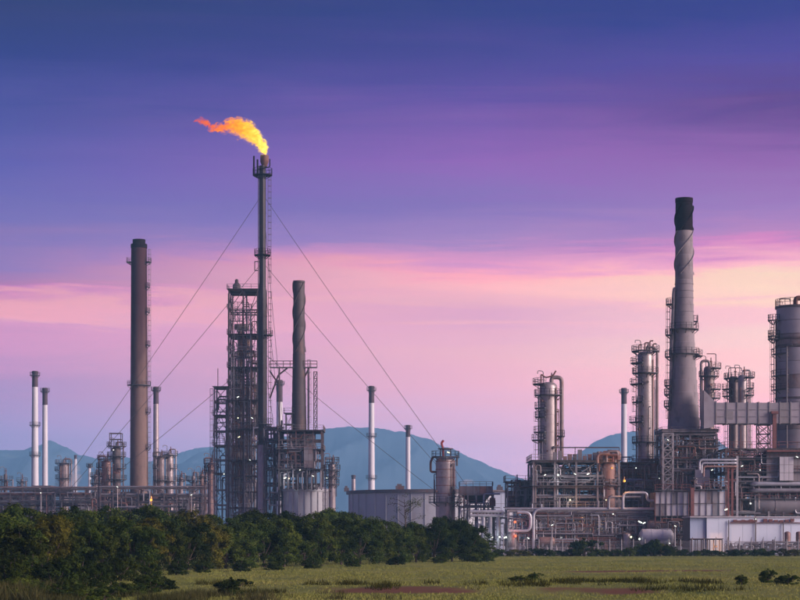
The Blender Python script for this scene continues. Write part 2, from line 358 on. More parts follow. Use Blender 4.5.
# ------------------------------------------------------------------ builders
def railing(mb, pts, z, h=1.1, w=.07, step=1.6):
    for (x0, y0), (x1, y1) in zip(pts, pts[1:]):
        L = math.hypot(x1-x0, y1-y0); n = max(1, int(L/step))
        for k in range(n+1):
            x, y = x0+(x1-x0)*k/n, y0+(y1-y0)*k/n
            mb.box(x-w/2, x+w/2, y-w/2, y+w/2, z, z+h)
        for q in (.5, 1.0):
            mb.bar((x0, y0, z+h*q), (x1, y1, z+h*q), w*.85)
def arc(cx, cy, r, a0, a1, n=10):
    return [(cx+r*math.cos(math.radians(a0+(a1-a0)*i/n)), cy+r*math.sin(math.radians(a0+(a1-a0)*i/n))) for i in range(n+1)]
def platform(root, cx, cy, r, a0, a1, z, wid=1.2, mat=None, h=1.15):
    mat = mat or m_deck
    mb = MB(); mb.sector(cx, cy, r+.03, r+wid, a0, a1, z-.16, z)
    n = max(2, int(abs(a1-a0)/45))
    for i in range(n+1):
        a = math.radians(a0+(a1-a0)*i/n); c, s = math.cos(a), math.sin(a)
        mb.bar((cx+r*c, cy+r*s, z-1.0), (cx+(r+wid*.95)*c, cy+(r+wid*.95)*s, z-.17), .12)
    o = part('platform', mb, mat, root)
    mb = MB(); full = abs(a1-a0) >= 359; pts = arc(cx, cy, r+wid-.05, a0, a1, max(4, int(abs(a1-a0)/22)))
    if not full: pts = [arc(cx, cy, r+.1, a0, a1, 1)[0]]+pts+[arc(cx, cy, r+.1, a0, a1, 1)[1]]
    railing(mb, pts, z, h, .08, 1.3); part('railing', mb, mat, o); return o
def ladder(root, x, y, z0, z1, dirx=0, diry=-1, mat=None, cage=True, w=.5):
    mb = MB(); px_, py_ = -diry, dirx
    for s in (-.5, .5):
        ax, ay = x+px_*w*s, y+py_*w*s; mb.bar((ax, ay, z0), (ax, ay, z1), .09)
    n = int((z1-z0)/.6)
    for k in range(n):
        z = z0+.3+k*.6; mb.bar((x-px_*w*.5, y-py_*w*.5, z), (x+px_*w*.5, y+py_*w*.5, z), .05)
    if cage:
        n = max(2, int((z1-z0-2.2)/1.5))
        for k in range(n+1):
            z = z0+2.2+(z1-z0-2.2)*k/n
            pts = [(x-px_*w*.6, y-py_*w*.6, z), (x-px_*w*.6+dirx*.55, y-py_*w*.6+diry*.55, z), (x+dirx*.85, y+diry*.85, z), (x+px_*w*.6+dirx*.55, y+py_*w*.6+diry*.55, z), (x+px_*w*.6, y+py_*w*.6, z)]
            mb.tube(pts, .04, 4)
        for s in (-.6, 0, .6):
            ax, ay = x+px_*w*s+dirx*(.85 if s == 0 else .55), y+py_*w*s+diry*(.85 if s == 0 else .55); mb.bar((ax, ay, z0+2.2), (ax, ay, z1), .05)
    return part('ladder', mb, mat or m_steel, root)
def pipe(root, pts, r, mat, name='pipe', n=8, bend=None):
    mb = MB(); P = round_poly(pts, bend or max(r*3, .35)); mb.tube(P, r, n); return part(name, mb, mat, root, True)
def lamp(root, x, y, z, kind='w', r=.22, power=0):
    r = r*.62; power = power*1.0
    """flood light: housing with bracket and a lit lens that faces the viewer's side"""
    mb = MB(); mb.box(x-.24, x+.24, y+.02, y+.36, z-.20, z+.22); mb.bar((x, y+.25, z+.22), (x, y+.25, z+.9), .09); o = part('floodlight', mb, m_steelD, root)
    mat, col = {'w': (m_glassL, (.85,.95,1)), 'y': (m_glassY, (1,.9,.55)), 'o': (m_glassO, (1,.42,.10)), 'r': (m_glassR, (1,.2,.1))}[kind]
    q = lamp.n % 3; lamp.n += 1
    if q == 0 or kind in 'or': mb = MB(); mb.lathe(x, y-.12, [(r*.35, z-r), (r*.85, z-r*.6), (r, z), (r*.85, z+r*.6), (r*.35, z+r)], 10)
    else: s = 1 if q == 1 else -1; mb = MB(); mb.tube([(x-r*1.7, y-.12, z+r*.8*s), (x+r*1.7, y-.12, z-r*.8*s)], r*.55, 8)
    part('lens', mb, mat, o, True)
    if power:
        ld = bpy.data.lights.new('lamp_light', 'POINT'); ld.energy = power; ld.color = col; ld.shadow_soft_size = .25
        lo = bpy.data.objects.new('lamp_light', ld); COL.objects.link(lo); lo.parent = root; lo.location = Vector((x, y-.75, z))-root_loc(root)
lamp.n = 0
def lamps(root, L, D):
    for a in L:
        px, py = a[:2]; lamp(root, X(px, D), D, Z(py, D), a[2] if len(a) > 2 else 'w', a[3] if len(a) > 3 else .26, a[4] if len(a) > 4 else 0)
def frame(root, x0, x1, y0, y1, zs, nx, ny, cw, mat, brace=.5, decks=(), rails=(), rnd=None, z0=0.0, rmat=None, allc=False, bmat=None):
    rnd = rnd or random.Random(1); bmat = bmat or mat
    gx = [x0+(x1-x0)*i/nx for i in range(nx+1)]; gy = [y0+(y1-y0)*j/ny for j in range(ny+1)]
    for i, x in enumerate(gx):
        for j, y in enumerate(gy):
            if allc or i in (0, nx) or j in (0, ny): bar(root, 'column', (x, y, z0), (x, y, zs[-1]+.05), cw, mat)
    bw = cw*.82
    for z in zs:
        for y in gy: bar(root, 'beam', (x0-cw*.2, y, z), (x1+cw*.2, y, z), bw, mat, bw*1.2)
        for x in gx: bar(root, 'beam', (x, y0, z-.013), (x, y1, z-.013), bw*.9, mat, bw*1.1)
    zz = [z0]+list(zs)
    for k in range(len(zz)-1):
        a, b = zz[k], zz[k+1]
        for y in (y0, y1):
            for i in range(nx):
                q = rnd.random()
                if q < brace:
                    xa, xb = gx[i], gx[i+1]; kind = rnd.choice('XKDV') if b-a > 2.2 else 'D'
                    if kind == 'X': bar(root, 'brace', (xa, y, a), (xb, y, b), bw*.5, bmat); bar(root, 'brace', (xb, y+.03, a), (xa, y+.03, b), bw*.5, bmat)
                    elif kind == 'D': bar(root, 'brace', (xa, y, a), (xb, y, b), bw*.55, bmat)
                    elif kind == 'V': bar(root, 'brace', (xa, y, b), ((xa+xb)/2, y, a), bw*.5, bmat); bar(root, 'brace', (xb, y, b), ((xa+xb)/2, y, a), bw*.5, bmat)
                    else: bar(root, 'brace', (xa, y, a), ((xa+xb)/2, y, b), bw*.5, bmat); bar(root, 'brace', (xb, y, a), ((xa+xb)/2, y, b), bw*.5, bmat)
        for x in (x0, x1):
            for j in range(ny):
                if rnd.random() < brace: bar(root, 'brace', (x, gy[j], a), (x, gy[j+1], b), bw*.5, bmat)
    for i in decks:
        z = zs[i]; mb = MB(); mb.box(x0-.5, x1+.5, y0-.9, y1+.5, z+bw*.62, z+bw*.62+.1); part('deck', mb, m_deck, root)
    for i in rails:
        z = zs[i]+bw*.62+.1; mb = MB(); railing(mb, [(x0-.45, y1), (x0-.45, y0-.85), (x1+.45, y0-.85), (x1+.45, y1)], z, 1.15, .085, 1.7); part('railing', mb, rmat or mat, root)
def pipes_fill(root, x0, x1, y0, y1, z0, z1, n, rnd, rmin=.07, rmax=.26, mats=None, vert=.35):
    mats = mats or [m_pipe, m_pipe, m_pipeL, m_pipeD, m_pipeR, m_cladD]
    for k in range(n):
        r = rmin+(rmax-rmin)*rnd.random()**2; y = rnd.uniform(y0, y1); mat = rnd.choice(mats)
        if rnd.random() < vert:
            x = rnd.uniform(x0, x1); a = rnd.uniform(z0, z0+(z1-z0)*.6); b = rnd.uniform(a+(z1-z0)*.15, z1)
            e = rnd.choice((-1, 1))*rnd.uniform(.8, 4); xx = max(x0, min(x1, x+e))
            pts = [(x, y, a), (x, y, b), (xx, y, b)]
            if rnd.random() < .5: pts.append((xx, y, b-rnd.uniform(.8, 3)))
            elif rnd.random() < .5: pts.append((xx, y+rnd.uniform(1, 3), b))
        else:
            z = rnd.uniform(z0, z1); a = rnd.uniform(x0, x1); b = rnd.uniform(x0, x1)
            if abs(b-a) < 2: b = a+(2.5 if a < (x0+x1)/2 else -2.5)
            zz = max(z0, min(z1, z+rnd.uniform(-4, 4))); pts = [(a, y, z), (b, y, z), (b, y, zz)]
            if rnd.random() < .5: pts.append((max(x0, min(x1, b+rnd.choice((-1, 1))*rnd.uniform(1, 5))), y, zz))
            if rnd.random() < .4: pts.insert(0, (a, y, max(z0, z-rnd.uniform(1, 4))))
        if any((Vector(p)-Vector(q)).length < .25 for p, q in zip(pts, pts[1:])): continue
        pipe(root, pts, r, mat)
def drum(root, x, y, z, r, L, axis, mat, name='drum'):
    """pressure drum with dished heads on saddles or a skirt"""
    mb = MB(); prof = [(r*.05,-L/2-r*.45),(r*.5,-L/2-r*.38),(r*.85,-L/2-r*.18),(r,-L/2),(r,-L*.2),(r*1.03,-L*.2),(r*1.03,-L*.2+.12),(r,-L*.2+.12),(r,L*.2),(r*1.03,L*.2),(r*1.03,L*.2+.12),(r,L*.2+.12),(r,L/2),(r*.85,L/2+r*.18),(r*.5,L/2+r*.38),(r*.05,L/2+r*.45)]
    t_ = MB(); t_.lathe(0, 0, prof, 18)
    if axis == 'x': mb.v = [(x+c, y+b, z+a) for a, b, c in t_.v]
    elif axis == 'y': mb.v = [(x+a, y+c, z+b) for a, b, c in t_.v]
    else: mb.v = [(x+a, y+b, z+c) for a, b, c in t_.v]
    mb.f = t_.f; o = part(name, mb, mat, root, True)
    mb = MB()
    if axis == 'x':
        for s in (-.3, .3): mb.box(x+L*s-.2, x+L*s+.2, y-r*.8, y+r*.8, z-r*1.35, z-r*.4)
    elif axis == 'z': mb.lathe(x, y, [(r*.9, z-L/2-r*.9), (r*.9, z-L/2+.05)], 16)
    if mb.v: part('support', mb, m_steel, o)
    return o
def process_column(name, label, px, D, top, base, wpx, plats, mat=None, cat='column', pipe_side=1, group=None, top_gear=True, ladder_side=-1, taper=None, pmat=None, seams=13, riser=True, base_z=0.0, wid=1.15):
    """distillation column: shell on a skirt, dished head, ring platforms, caged ladder, overhead line, davit"""
    mat = mat or m_clad; pmat = pmat or m_deck
    x, r, zt = X(px, D), M(wpx, D)/2, Z(top, D)
    root = thing(name, label, cat, x, D, base_z, group); zb = base_z
    Hh = zt-zb; prof = [(r*1.08, zb), (r*1.08, zb+.25), (r*1.0, zb+Hh*.07), (r, zb+Hh*.09)]
    rr = lambda z: r if not taper else (r if z < taper[0]-r else (r*taper[1] if z > taper[0] else r+(r*taper[1]-r)*(z-taper[0]+r)/r))
    for k in range(1, seams+1):
        z = zb+Hh*(.09+.83*k/seams)-.2; q = rr(z); prof += [(q, z-.1), (q*1.025, z-.08), (q*1.025, z+.08), (q, z+.1)]
    if taper:
        prof += [(r, taper[0]-r), (r*taper[1], taper[0])]; prof.sort(key=lambda a: a[1])
    q = rr(zt); zt2 = zt-q*.6
    prof += [(q, zt2), (q*.93, zt2+q*.25), (q*.72, zt2+q*.46), (q*.4, zt2+q*.56), (q*.06, zt)]
    prof = [p for i, p in enumerate(prof) if i == 0 or p[1] >= prof[i-1][1]-.3]
    part('shell', MB().lathe(x, D, prof, 28), mat, root, True)
    for p in plats:
        py, side = p[0], p[1]; z = Z(py, D); ext = p[2] if len(p) > 2 else wid
        a = {'l': (120, 250), 'r': (-70, 60), 'f': (0, 360), 'L': (140, 215), 'R': (-35, 40), 'n': (200, 340)}[side]
        platform(root, x, D, rr(z), a[0], a[1], z, ext, pmat)
    if ladder_side:
        s = ladder_side; zl = [Z(p[0], D) for p in plats]+[zb+1]
        zl = sorted(zl); lx = x+s*(r+.35)
        for a, b in zip(zl, zl[1:]):
            if b-a > 2.0: ladder(root, lx, D-.35, a, b+1.0, s, 0, m_steel)
    if riser:
        s = pipe_side; pr = max(.16, r*.17); ox = x+s*(r+pr+.55)
        pipe(root, [(x, D-.1, zt-.1), (x, D-.1, zt+1.1), (ox, D-.2, zt+1.1), (ox, D-.2, zb+2.5)], pr, mat, 'overhead_pipe', 10, pr*2.6)
    if r > .75 and Hh > 12:
        rc_ = random.Random(int(px*7)); vis = max(zb+2, Z(500, D))
        for k in range(5 if r > 1.3 else 3):                      # small-bore lines clipped to the shell
            a = math.radians(rc_.choice((200, 222, 245, 300, 318, 338))+rc_.uniform(-8, 8)); pr = rc_.uniform(.05, .11); q = r+pr+rc_.uniform(.12, .3)
            z1_ = vis+(zt-vis)*rc_.uniform(.55, .95); z0_ = vis+(zt-vis)*rc_.uniform(0, .25); cx_, cy_ = math.cos(a), math.sin(a)
            pipe(root, [(x+r*.98*cx_, D+r*.98*cy_, z1_), (x+q*cx_, D+q*cy_, z1_), (x+q*cx_, D+q*cy_, z0_)], pr, rc_.choice([m_pipe, m_pipeD, m_pipeR, m_cladR]), 'small_pipe', 6)
        for k in range(6 if r > 1.3 else 3):                      # nozzles and manways
            a = math.radians(rc_.uniform(205, 335)); z = vis+(zt-vis)*rc_.uniform(.05, .92); cx_, cy_ = math.cos(a), math.sin(a); w_ = rc_.uniform(.12, .28)
            mb = MB(); mb.tube([(x+r*.95*cx_, D+r*.95*cy_, z), (x+(r+.32)*cx_, D+(r+.32)*cy_, z)], w_, 8); mb.tube([(x+(r+.32)*cx_, D+(r+.32)*cy_, z), (x+(r+.42)*cx_, D+(r+.42)*cy_, z)], w_*1.45, 8); part('manway', mb, rc_.choice([m_cladD, m_cladR, m_steelD]), root)
    if top_gear:
        mb = MB(); mb.tube(round_poly([(x-r*.6, D, zt-.8), (x-r*.6, D, zt+2.3), (x-r*.6-1.2, D-.3, zt+2.3), (x-r*.6-1.2, D-.3, zt+1.7)], .5), .09, 6); part('davit', mb, m_steel, root)
        mb = MB(); mb.lathe(x+r*.35, D-.2, [(.16, zt-.5), (.16, zt+.9), (.3, zt+.9), (.3, zt+1.15), (.12, zt+1.2), (.12, zt+1.9)], 8); part('relief_valve', mb, m_pipeR, root)
    return root
def stack(name, label, px, D, top, base, wpx, dark_to, rings, mat=None, topmat=None, group=None, wbase=None, ladder_side=0, cat='chimney', base_z=0.0):
    x, r, zt = X(px, D), M(wpx, D)/2, Z(top, D); rb = M(wbase or wpx*1.12, D)/2
    zd = Z(dark_to, D); root = thing(name, label, cat, x, D, base_z, group); R = lambda z: rb+(r-rb)*(z-base_z)/(zt-base_z)
    prof = []; n = 12
    for k in range(n+1):
        z = base_z+(zd-base_z)*k/n; prof.append((R(z), z))
        if 0 < k < n: prof += [(R(z)*1.02, z+.02), (R(z)*1.02, z+.16), (R(z), z+.18)]
    part('shaft', MB().lathe(x, D, prof, 24), mat or m_white, root, True)
    prof = [(R(zd)*1.012, zd-.02), (r*1.02, zt-r*.9), (r*1.18, zt-r*.85), (r*1.18, zt-r*.25), (r*1.0, zt-r*.2), (r*1.0, zt), (r*.78, zt), (r*.74, zt-1.2)]
    part('stack_top', MB().lathe(x, D, prof, 24), topmat or m_maroon, root, True)
    for py in rings: platform(root, x, D, R(Z(py, D)), 0, 360, Z(py, D), .9, m_deck)
    if ladder_side:
        ladder(root, x+ladder_side*(rb+.25), D-.3, 1, zt-1, ladder_side, 0, m_steel)
    return root
def strakes(root, x, y, rf, z0, z1, starts, pitch, w, mat):
    for s in range(starts):
        mb = MB(); n = int((z1-z0)/.45)
        for k in range(n+1):
            z = z0+(z1-z0)*k/n; a = 2*math.pi*((z-z0)/pitch+s/starts); r = rf(z); c, t_ = math.cos(a), math.sin(a)
            dx, dy = -t_*.07, c*.07
            mb.v += [(x+(r-.05)*c-dx, y+(r-.05)*t_-dy, z), (x+(r+w)*c-dx, y+(r+w)*t_-dy, z), (x+(r+w)*c+dx, y+(r+w)*t_+dy, z), (x+(r-.05)*c+dx, y+(r-.05)*t_+dy, z)]
        for k in range(n):
            for j in range(4): mb.f.append((4*k+j, 4*k+(j+1) % 4, 4*k+4+(j+1) % 4, 4*k+4+j))
        part('helical_strake', mb, mat, root)
def panel_wall(root, x0, x1, y, z0, z1, nx, nz, mats, rnd, name='wall_panel', th=.12, gap=.06, depth=None):
    """sheet cladding: one panel per bay with open joints; a core stands behind the joints"""
    mb = MB(); mb.box(x0+.02, x1-.02, y+th+.02, y+(depth or .6), z0, z1-.02); part('core', mb, m_steelD, root)
    w, h = (x1-x0)/nx, (z1-z0)/nz
    for i in range(nx):
        for j in range(nz):
            d = rnd.uniform(0, .03); mb = MB(); mb.box(x0+i*w+gap/2, x0+(i+1)*w-gap/2, y+d, y+th, z0+j*h+gap/2, z0+(j+1)*h-gap/2); part(name, mb, rnd.choice(mats), root)
def lattice(root, x0, x1, y0, y1, z0, z1, n, w, mat):
    for x in (x0, x1):
        for y in (y0, y1): bar(root, 'column', (x, y, z0), (x, y, z1), w, mat)
    for k in range(n):
        a, b = z0+(z1-z0)*k/n, z0+(z1-z0)*(k+1)/n
        for y in (y0, y1):
            bar(root, 'beam', (x0, y, b), (x1, y, b), w*.7, mat); bar(root, 'brace', (x0, y, a), (x1, y, b), w*.6, mat); bar(root, 'brace', (x1, y+.03, a), (x0, y+.03, b), w*.6, mat)
        for x in (x0, x1):
            bar(root, 'beam', (x, y0, b-.012), (x, y1, b-.012), w*.65, mat); bar(root, 'brace', (x, y0, a), (x, y1, b), w*.55, mat)
def pipe_rack(label, x0, x1, y0, y1, zs, bays, npipe, rnd, mat=None, rmax=.3, base_z=0, mats=None, brace=.25):
    mat = mat or m_steel; root = thing('pipe_rack', label, 'pipe rack', (x0+x1)/2, y0, base_z)
    frame(root, x0, x1, y0, y1, zs, bays, 1, .34, mat, brace, (), (), rnd)
    mats = mats or [m_pipe, m_pipe, m_pipeL, m_pipeD, m_cladD, m_pipeR]
    for z in zs:
        y = y0+.25
        for k in range(npipe):
            r = rnd.uniform(.09, rmax); y += r
            if y > y1-.2: break
            a = x0-.4 if rnd.random() < .7 else rnd.uniform(x0, (x0+x1)/2); b = x1+.4 if rnd.random() < .7 else rnd.uniform((x0+x1)/2, x1)
            zp = z+.28+r; pts = [(a, y, zp), (b, y, zp)]
            if b < x1: pts.append((b, y, zp+rnd.choice((-1, 1))*rnd.uniform(1.2, 2.6)))
            if a > x0: pts.insert(0, (a, y, zp+rnd.choice((-1, 1))*rnd.uniform(1.2, 2.6)))
            pipe(root, pts, r, rnd.choice(mats)); y += r+rnd.uniform(.05, .25)
    return root
# ------------------------------------------------------------------ left half of the refinery
# tall brown chimney
D = 560; x = X(139, D); zt = Z(243, D); rb, rt = M(18.5, D)/2, M(15.5, D)/2
R139 = lambda z: rb+(rt-rb)*z/zt
t139 = thing('chimney', 'tall brown chimney with a dark maroon upper part and one dark ring', 'chimney', x, D)
zm = Z(385, D)
def lift_prof(z0, z1, R, lift=3.0):
    p = []; z = z0
    while z < z1-.3:
        p += [(R(z), z), (R(z), min(z1, z+lift)-.12), (R(z)*.985, min(z1, z+lift)-.1), (R(z)*.985, min(z1, z+lift)-.02)]; z += lift
    p.append((R(z1), z1)); return p
height_graded(m_brick, Z(440, D), Z(300, D), (.050,.013,.020))
part('shaft', MB().lathe(x, D, lift_prof(0, zt-1.5, R139), 32), m_brick, t139, True, 'shaft darkening from tan to maroon')
part('cap', MB().lathe(x, D, [(rt, zt-1.6), (rt*1.06, zt-1.5), (rt*1.06, zt-.4), (rt*.82, zt-.3), (rt*.82, zt+1.0), (rt*.7, zt+1.0), (rt*.68, zt-.5)], 28), m_black, t139, True)
platform(t139, x, D, R139(zm), 0, 360, zm, 1.0); platform(t139, x, D, R139(Z(262, D)), 150, 210, Z(262, D), 1.4); platform(t139, x, D, R139(Z(262, D)), -30, 30, Z(262, D), 1.4)
for py in (287, 312, 345, 412, 448): platform(t139, x, D, R139(Z(py, D)), -32, 12, Z(py, D), .9)
ladder(t139, x+rb*.93+.25, D-.8, 2, zt-2, 1, 0, m_steel)

# white stacks
stack('chimney', 'taller of the two white stacks at far left, dark top', 35, 740, 371, 487, 5.6, 387, (375, 425, 455), wbase=8)
stack('chimney', 'shorter of the two white stacks at far left', 45, 765, 388, 487, 5.0, 405, (391,), wbase=6.2)
stack('chimney', 'slim pale grey stack right behind the brown chimney', 156, 700, 387, 490, 5.2, 404, (390,), m_clad, wbase=6.6)
stack('chimney', 'pale stack with dark top between flare and dark stack', 279.5, 780, 380, 445, 6.0, 402, (384,), wbase=6.8)
stack('chimney', 'white stack with dark maroon top and ring, before broad hill', 371.5, 780, 386, 490, 5.2, 403, (390, 436, 478), wbase=7.4)
stack('chimney', 'smaller white stack in front of the broad hill right slope', 408, 860, 425, 490, 4.4, 437, (428,), wbase=5.4)
stack('chimney', 'white stack left of the tall clustered column, before the right hill', 624, 800, 388, 457, 5.4, 404, (392,), wbase=6.8)
stack('chimney', 'faint thin pale vent stack behind the steam plume', 75.5, 820, 455, 490, 2.6, 459, (), wbase=3.2)
stack('chimney', 'faint thin pale vent stack left of the twin red columns', 89.5, 820, 464, 490, 2.6, 468, (466,), wbase=3.4)
stack('chimney', 'tiny far vent stack left of the reactor vessel', 353.5, 840, 475, 490, 4.0, 479, (), m_clad, wbase=4.6)

# columns at left
rnd = random.Random(11)
def lat_tower(label, px, D, top, w, ring_py, mat=m_cladD):
    return process_column('process_column', label, px, D, top, 500, w, [(p, 'f', 1.0) for p in ring_py], mat, pipe_side=rnd.choice((-1, 1)))
c = process_column('process_column', 'taller dark platformed column left of the brown chimney', 116.5, 540, 446, 500, 8.5, [(446,'f',1.6),(456,'f',1.5),(468,'r',1.6),(479,'f',1.7),(490,'l',1.5)], m_steelD, pipe_side=1)
mb = MB(); Dk = 540; xk = X(116, Dk)
for a in (-1, 1):
    for b in (-1, 1): bar(c, 'post', (xk+a*1.6, Dk+b*1.5, Z(446, Dk)), (xk+a*1.6, Dk+b*1.5, Z(433, Dk)), .2, m_steelD)
for z in (Z(439.5, Dk), Z(433.5, Dk)):
    for b in (-1, 1): bar(c, 'beam', (xk-1.7, Dk+b*1.5, z), (xk+1.7, Dk+b*1.5, z), .22, m_steelD); bar(c, 'beam', (xk+b*1.6, Dk-1.5, z-.02), (xk+b*1.6, Dk+1.5, z-.02), .2, m_steelD)
lamps(c, [(113.5,450,'w',.2)], 537)
process_column('process_column', 'shorter reddish column beside the dark platformed column', 106, 545, 460, 500, 9, [(459,'f',1.2),(467,'l',1.5),(474,'l',1.7),(483,'l',1.5)], m_cladR, pipe_side=-1, pmat=m_steelR)
process_column('process_column', 'left of the twin caged columns by the slim grey stack', 160.5, 565, 456, 500, 7.5, [(456,'f',1.2),(468,'l',1.2),(480,'f',1.1)], m_cladD, pipe_side=-1)
process_column('process_column', 'right of the twin caged columns, right of the brown chimney', 169.5, 568, 453, 500, 8, [(455,'f',1.3),(468,'r',1.2),(481,'f',1.1)], m_clad, pipe_side=1)
process_column('process_column', 'slim short mast-like column left of the flare tower', 193.5, 560, 476, 500, 4.0, [(480,'f',1.7),(488.5,'f',1.6)], m_cladD, pipe_side=1)
process_column('process_column', 'slender pinkish column at the foot of the flare tower annex', 211, 500, 462, 512, 6.6, [(463,'f',1.1),(470,'f',1.0),(481,'l',1.1)], m_cladR, pipe_side=-1, pmat=m_steelD)
process_column('process_column', 'hazy platformed column near the steam plume', 64, 680, 462, 492, 10, [(463,'f',1.4),(470,'l',1.6),(478,'f',1.4)], m_cladD, pipe_side=1)
process_column('process_column', 'short mast with square platforms at the left picture edge', 5.5, 620, 474, 492, 3.6, [(479.5,'f',1.9),(486,'f',1.7)], m_steelD, riser=False)
process_column('process_column', 'tiny far mast left of the two white stacks', 22, 690, 479, 492, 3.2, [(481,'f',1.5),(486,'f',1.3)], m_cladD, riser=False)
process_column('process_column', 'small far column between steam plume and red column', 96, 640, 474, 492, 5, [(476,'f',1.3),(483,'f',1.2)], m_cladD)
process_column('process_column', 'small dark column just right of the twin caged columns', 181, 600, 477, 500, 4.6, [(479,'f',1.2),(487,'l',1.3)], m_cladD)
process_column('process_column', 'small reddish column between the mast and the tower annex', 202, 590, 474, 500, 4.6, [(476,'f',1.2),(485,'f',1.2)], m_cladR)
process_column('process_column', 'slim ringed column right of the furnace with the dark stack', 332, 452, 463, 510, 7.2, [(462,'f',.9),(469.5,'f',1.15),(476,'f',1.0),(484,'f',.9)], m_clad, pipe_side=-1)

# pipe racks across the left background
rnd = random.Random(5)
q1 = pipe_rack('long dark pipe rack behind the trees at far left', X(-12,560), X(100,560), 556, 561, [Z(503,558), Z(496,558), Z(489.5,558)], 9, 5, rnd, m_steelD)
q2 = pipe_rack('dark pipe rack behind the trees below the brown chimney', X(102,535), X(216,535), 532, 537, [Z(503,535), Z(496.5,535), Z(488.5,535)], 9, 5, rnd, m_steelD)
pipes_fill(q1, X(-12,556), X(100,556), 555, 562, 5, Z(491,556), 70, rnd, .1, .35, [m_pipeD, m_pipeD, m_pipe, m_pipeR])
pipes_fill(q2, X(102,532), X(216,532), 531, 538, 5, Z(490,532), 80, rnd, .1, .35, [m_pipeD, m_pipeD, m_pipe, m_pipeR])
def shed(name, label, px0, px1, D, top, depth, mat, cat='plant room', rmat=None):
    root = thing(name, label, cat, X((px0+px1)/2, D), D); x0, x1 = X(px0, D), X(px1, D); z = Z(top, D)
    panel_wall(root, x0, x1, D, 0, z, max(2, int((x1-x0)/2.5)), max(1, int(z/2.5)), [mat], random.Random(int(px0)), depth=depth)
    mb = MB(); mb.box(x0-.3, x1+.3, D-.3, D+depth+.3, z, z+.35); part('roof', mb, rmat or m_steelD, root); return root
r_ = shed('plant_shed', 'low dark shed roof below the two white stacks', 33, 50, 700, 486.5, 12, m_steelD); lamps(r_, [(40.5,489,'w',.3)], 698)
shed('plant_shed', 'low grey shed on the skyline below the hazy column', 75, 92, 600, 494, 8, m_panelD)
shed('plant_shed', 'low grey block right of the twin caged columns', 176, 205, 590, 496, 8, m_panelD)

shed('plant_shed', 'long dark shed at the left picture edge behind the pipe rack', -8, 31, 600, 495, 8, m_steelD)
shed('plant_shed', 'dark shed block left of the brown chimney foot', 93, 131, 575, 493, 8, m_steelD)
shed('plant_shed', 'dark shed block right of the brown chimney foot', 149, 175, 575, 494.5, 8, m_steelD)
# --- flare tower: open steel tower beside the riser
D0, D1 = 473.0, 483.5
tw = thing('steel_tower', 'tall open steel tower full of platforms behind the flare riser', 'steel tower', X(243, D0), D0)
rnd = random.Random(23)
lv = [Z(p, D0) for p in (508, 492, 476, 461, 446, 431, 415, 401, 385, 368, 352, 335, 310, 290)]
frame(tw, X(229, D0), X(257.5, D0), D0, D1, lv, 2, 2, .34, m_steelD, .95, (3, 5, 7, 9, 11, 13), (5, 7, 8, 9, 10, 11, 12, 13), rnd, rmat=m_steel, bmat=m_steel)
pipes_fill(tw, X(230, D0), X(256, D0), D0+.6, D1-1, 4, Z(350, D0), 150, rnd, .06, .28, None, .35)
for py, pxx, rr_, L_, mt in ((325,240,1.1,4,m_cladD),(345,246,1.3,4.5,m_cladR),(374,236,1.0,4,m_clad),(392,247,1.3,4,m_cladD),(424,240,1.1,4,m_cladR),(438,248,1.2,3.6,m_cladD),(455,236,1.2,5,m_clad)):
    drum(tw, X(pxx, D0), D0+4.5, Z(py, D0), rr_*.72, L_*.8, 'z' if rnd.random() < .5 else 'x', mt)
mb = MB(); mb.lathe(X(236, D0), D0+2, [(1.0, Z(288, D0)), (1.0, Z(284, D0)), (.45, Z(281.5, D0)), (.45, Z(279, D0)), (.15, Z(278, D0))], 12); part('vent_hood', mb, m_steelD, tw, True)
pipes_fill(tw, X(229, D0), X(257, D0), D0-.6, D0+.4, 4, Z(300, D0), 110, rnd, .045, .13, [m_pipe, m_pipeD, m_pipeR, m_steelL], .4)
ladder(tw, X(228, D0)-.25, D0+3, 2, Z(292, D0), -1, 0, m_steelD, False)
lamps(tw, [(238,397,'w',.24),(238,418,'y',.24),(252,418,'w',.2),(239,437,'y',.24),(224,474,'w',.22),(250,460,'w',.16)], D0-.9)
for px_, top_, w_, mt, lab in ((247.5,452,9,m_clad,'fat grey vessel standing inside the open flare tower base'),(241,330,6,m_cladR,'tall dark vessel rising through the open flare tower')):
    process_column('process_column', lab, px_, 479 if w_ > 10 else 480, top_, 512, w_, [], mt, riser=False, top_gear=False, ladder_side=0, seams=9)
# annex
an = thing('steel_tower', 'lower open steel annex on the left flank of flare tower', 'steel tower', X(221, 476), 476)
frame(an, X(214.5, 476), X(227, 476), 476, 482, [Z(p, 476) for p in (505, 490, 474, 460, 446, 431, 416, 402, 387.5)], 1, 1, .36, m_steel, .5, (2, 4, 6, 8), (4, 6), rnd)
pipes_fill(an, X(215, 476), X(227, 476), 476.5, 481, 4, Z(392, 476), 26, rnd, .08, .22)
pipe(an, [(X(217.5,476), 477, Z(387,476)), (X(217.5,476), 477, Z(368,476))], .09, m_steelD, 'vent_pipe')
ladder(an, X(213.5,476)-.3, 478, 2, Z(388,476), -1, 0, m_steelL)

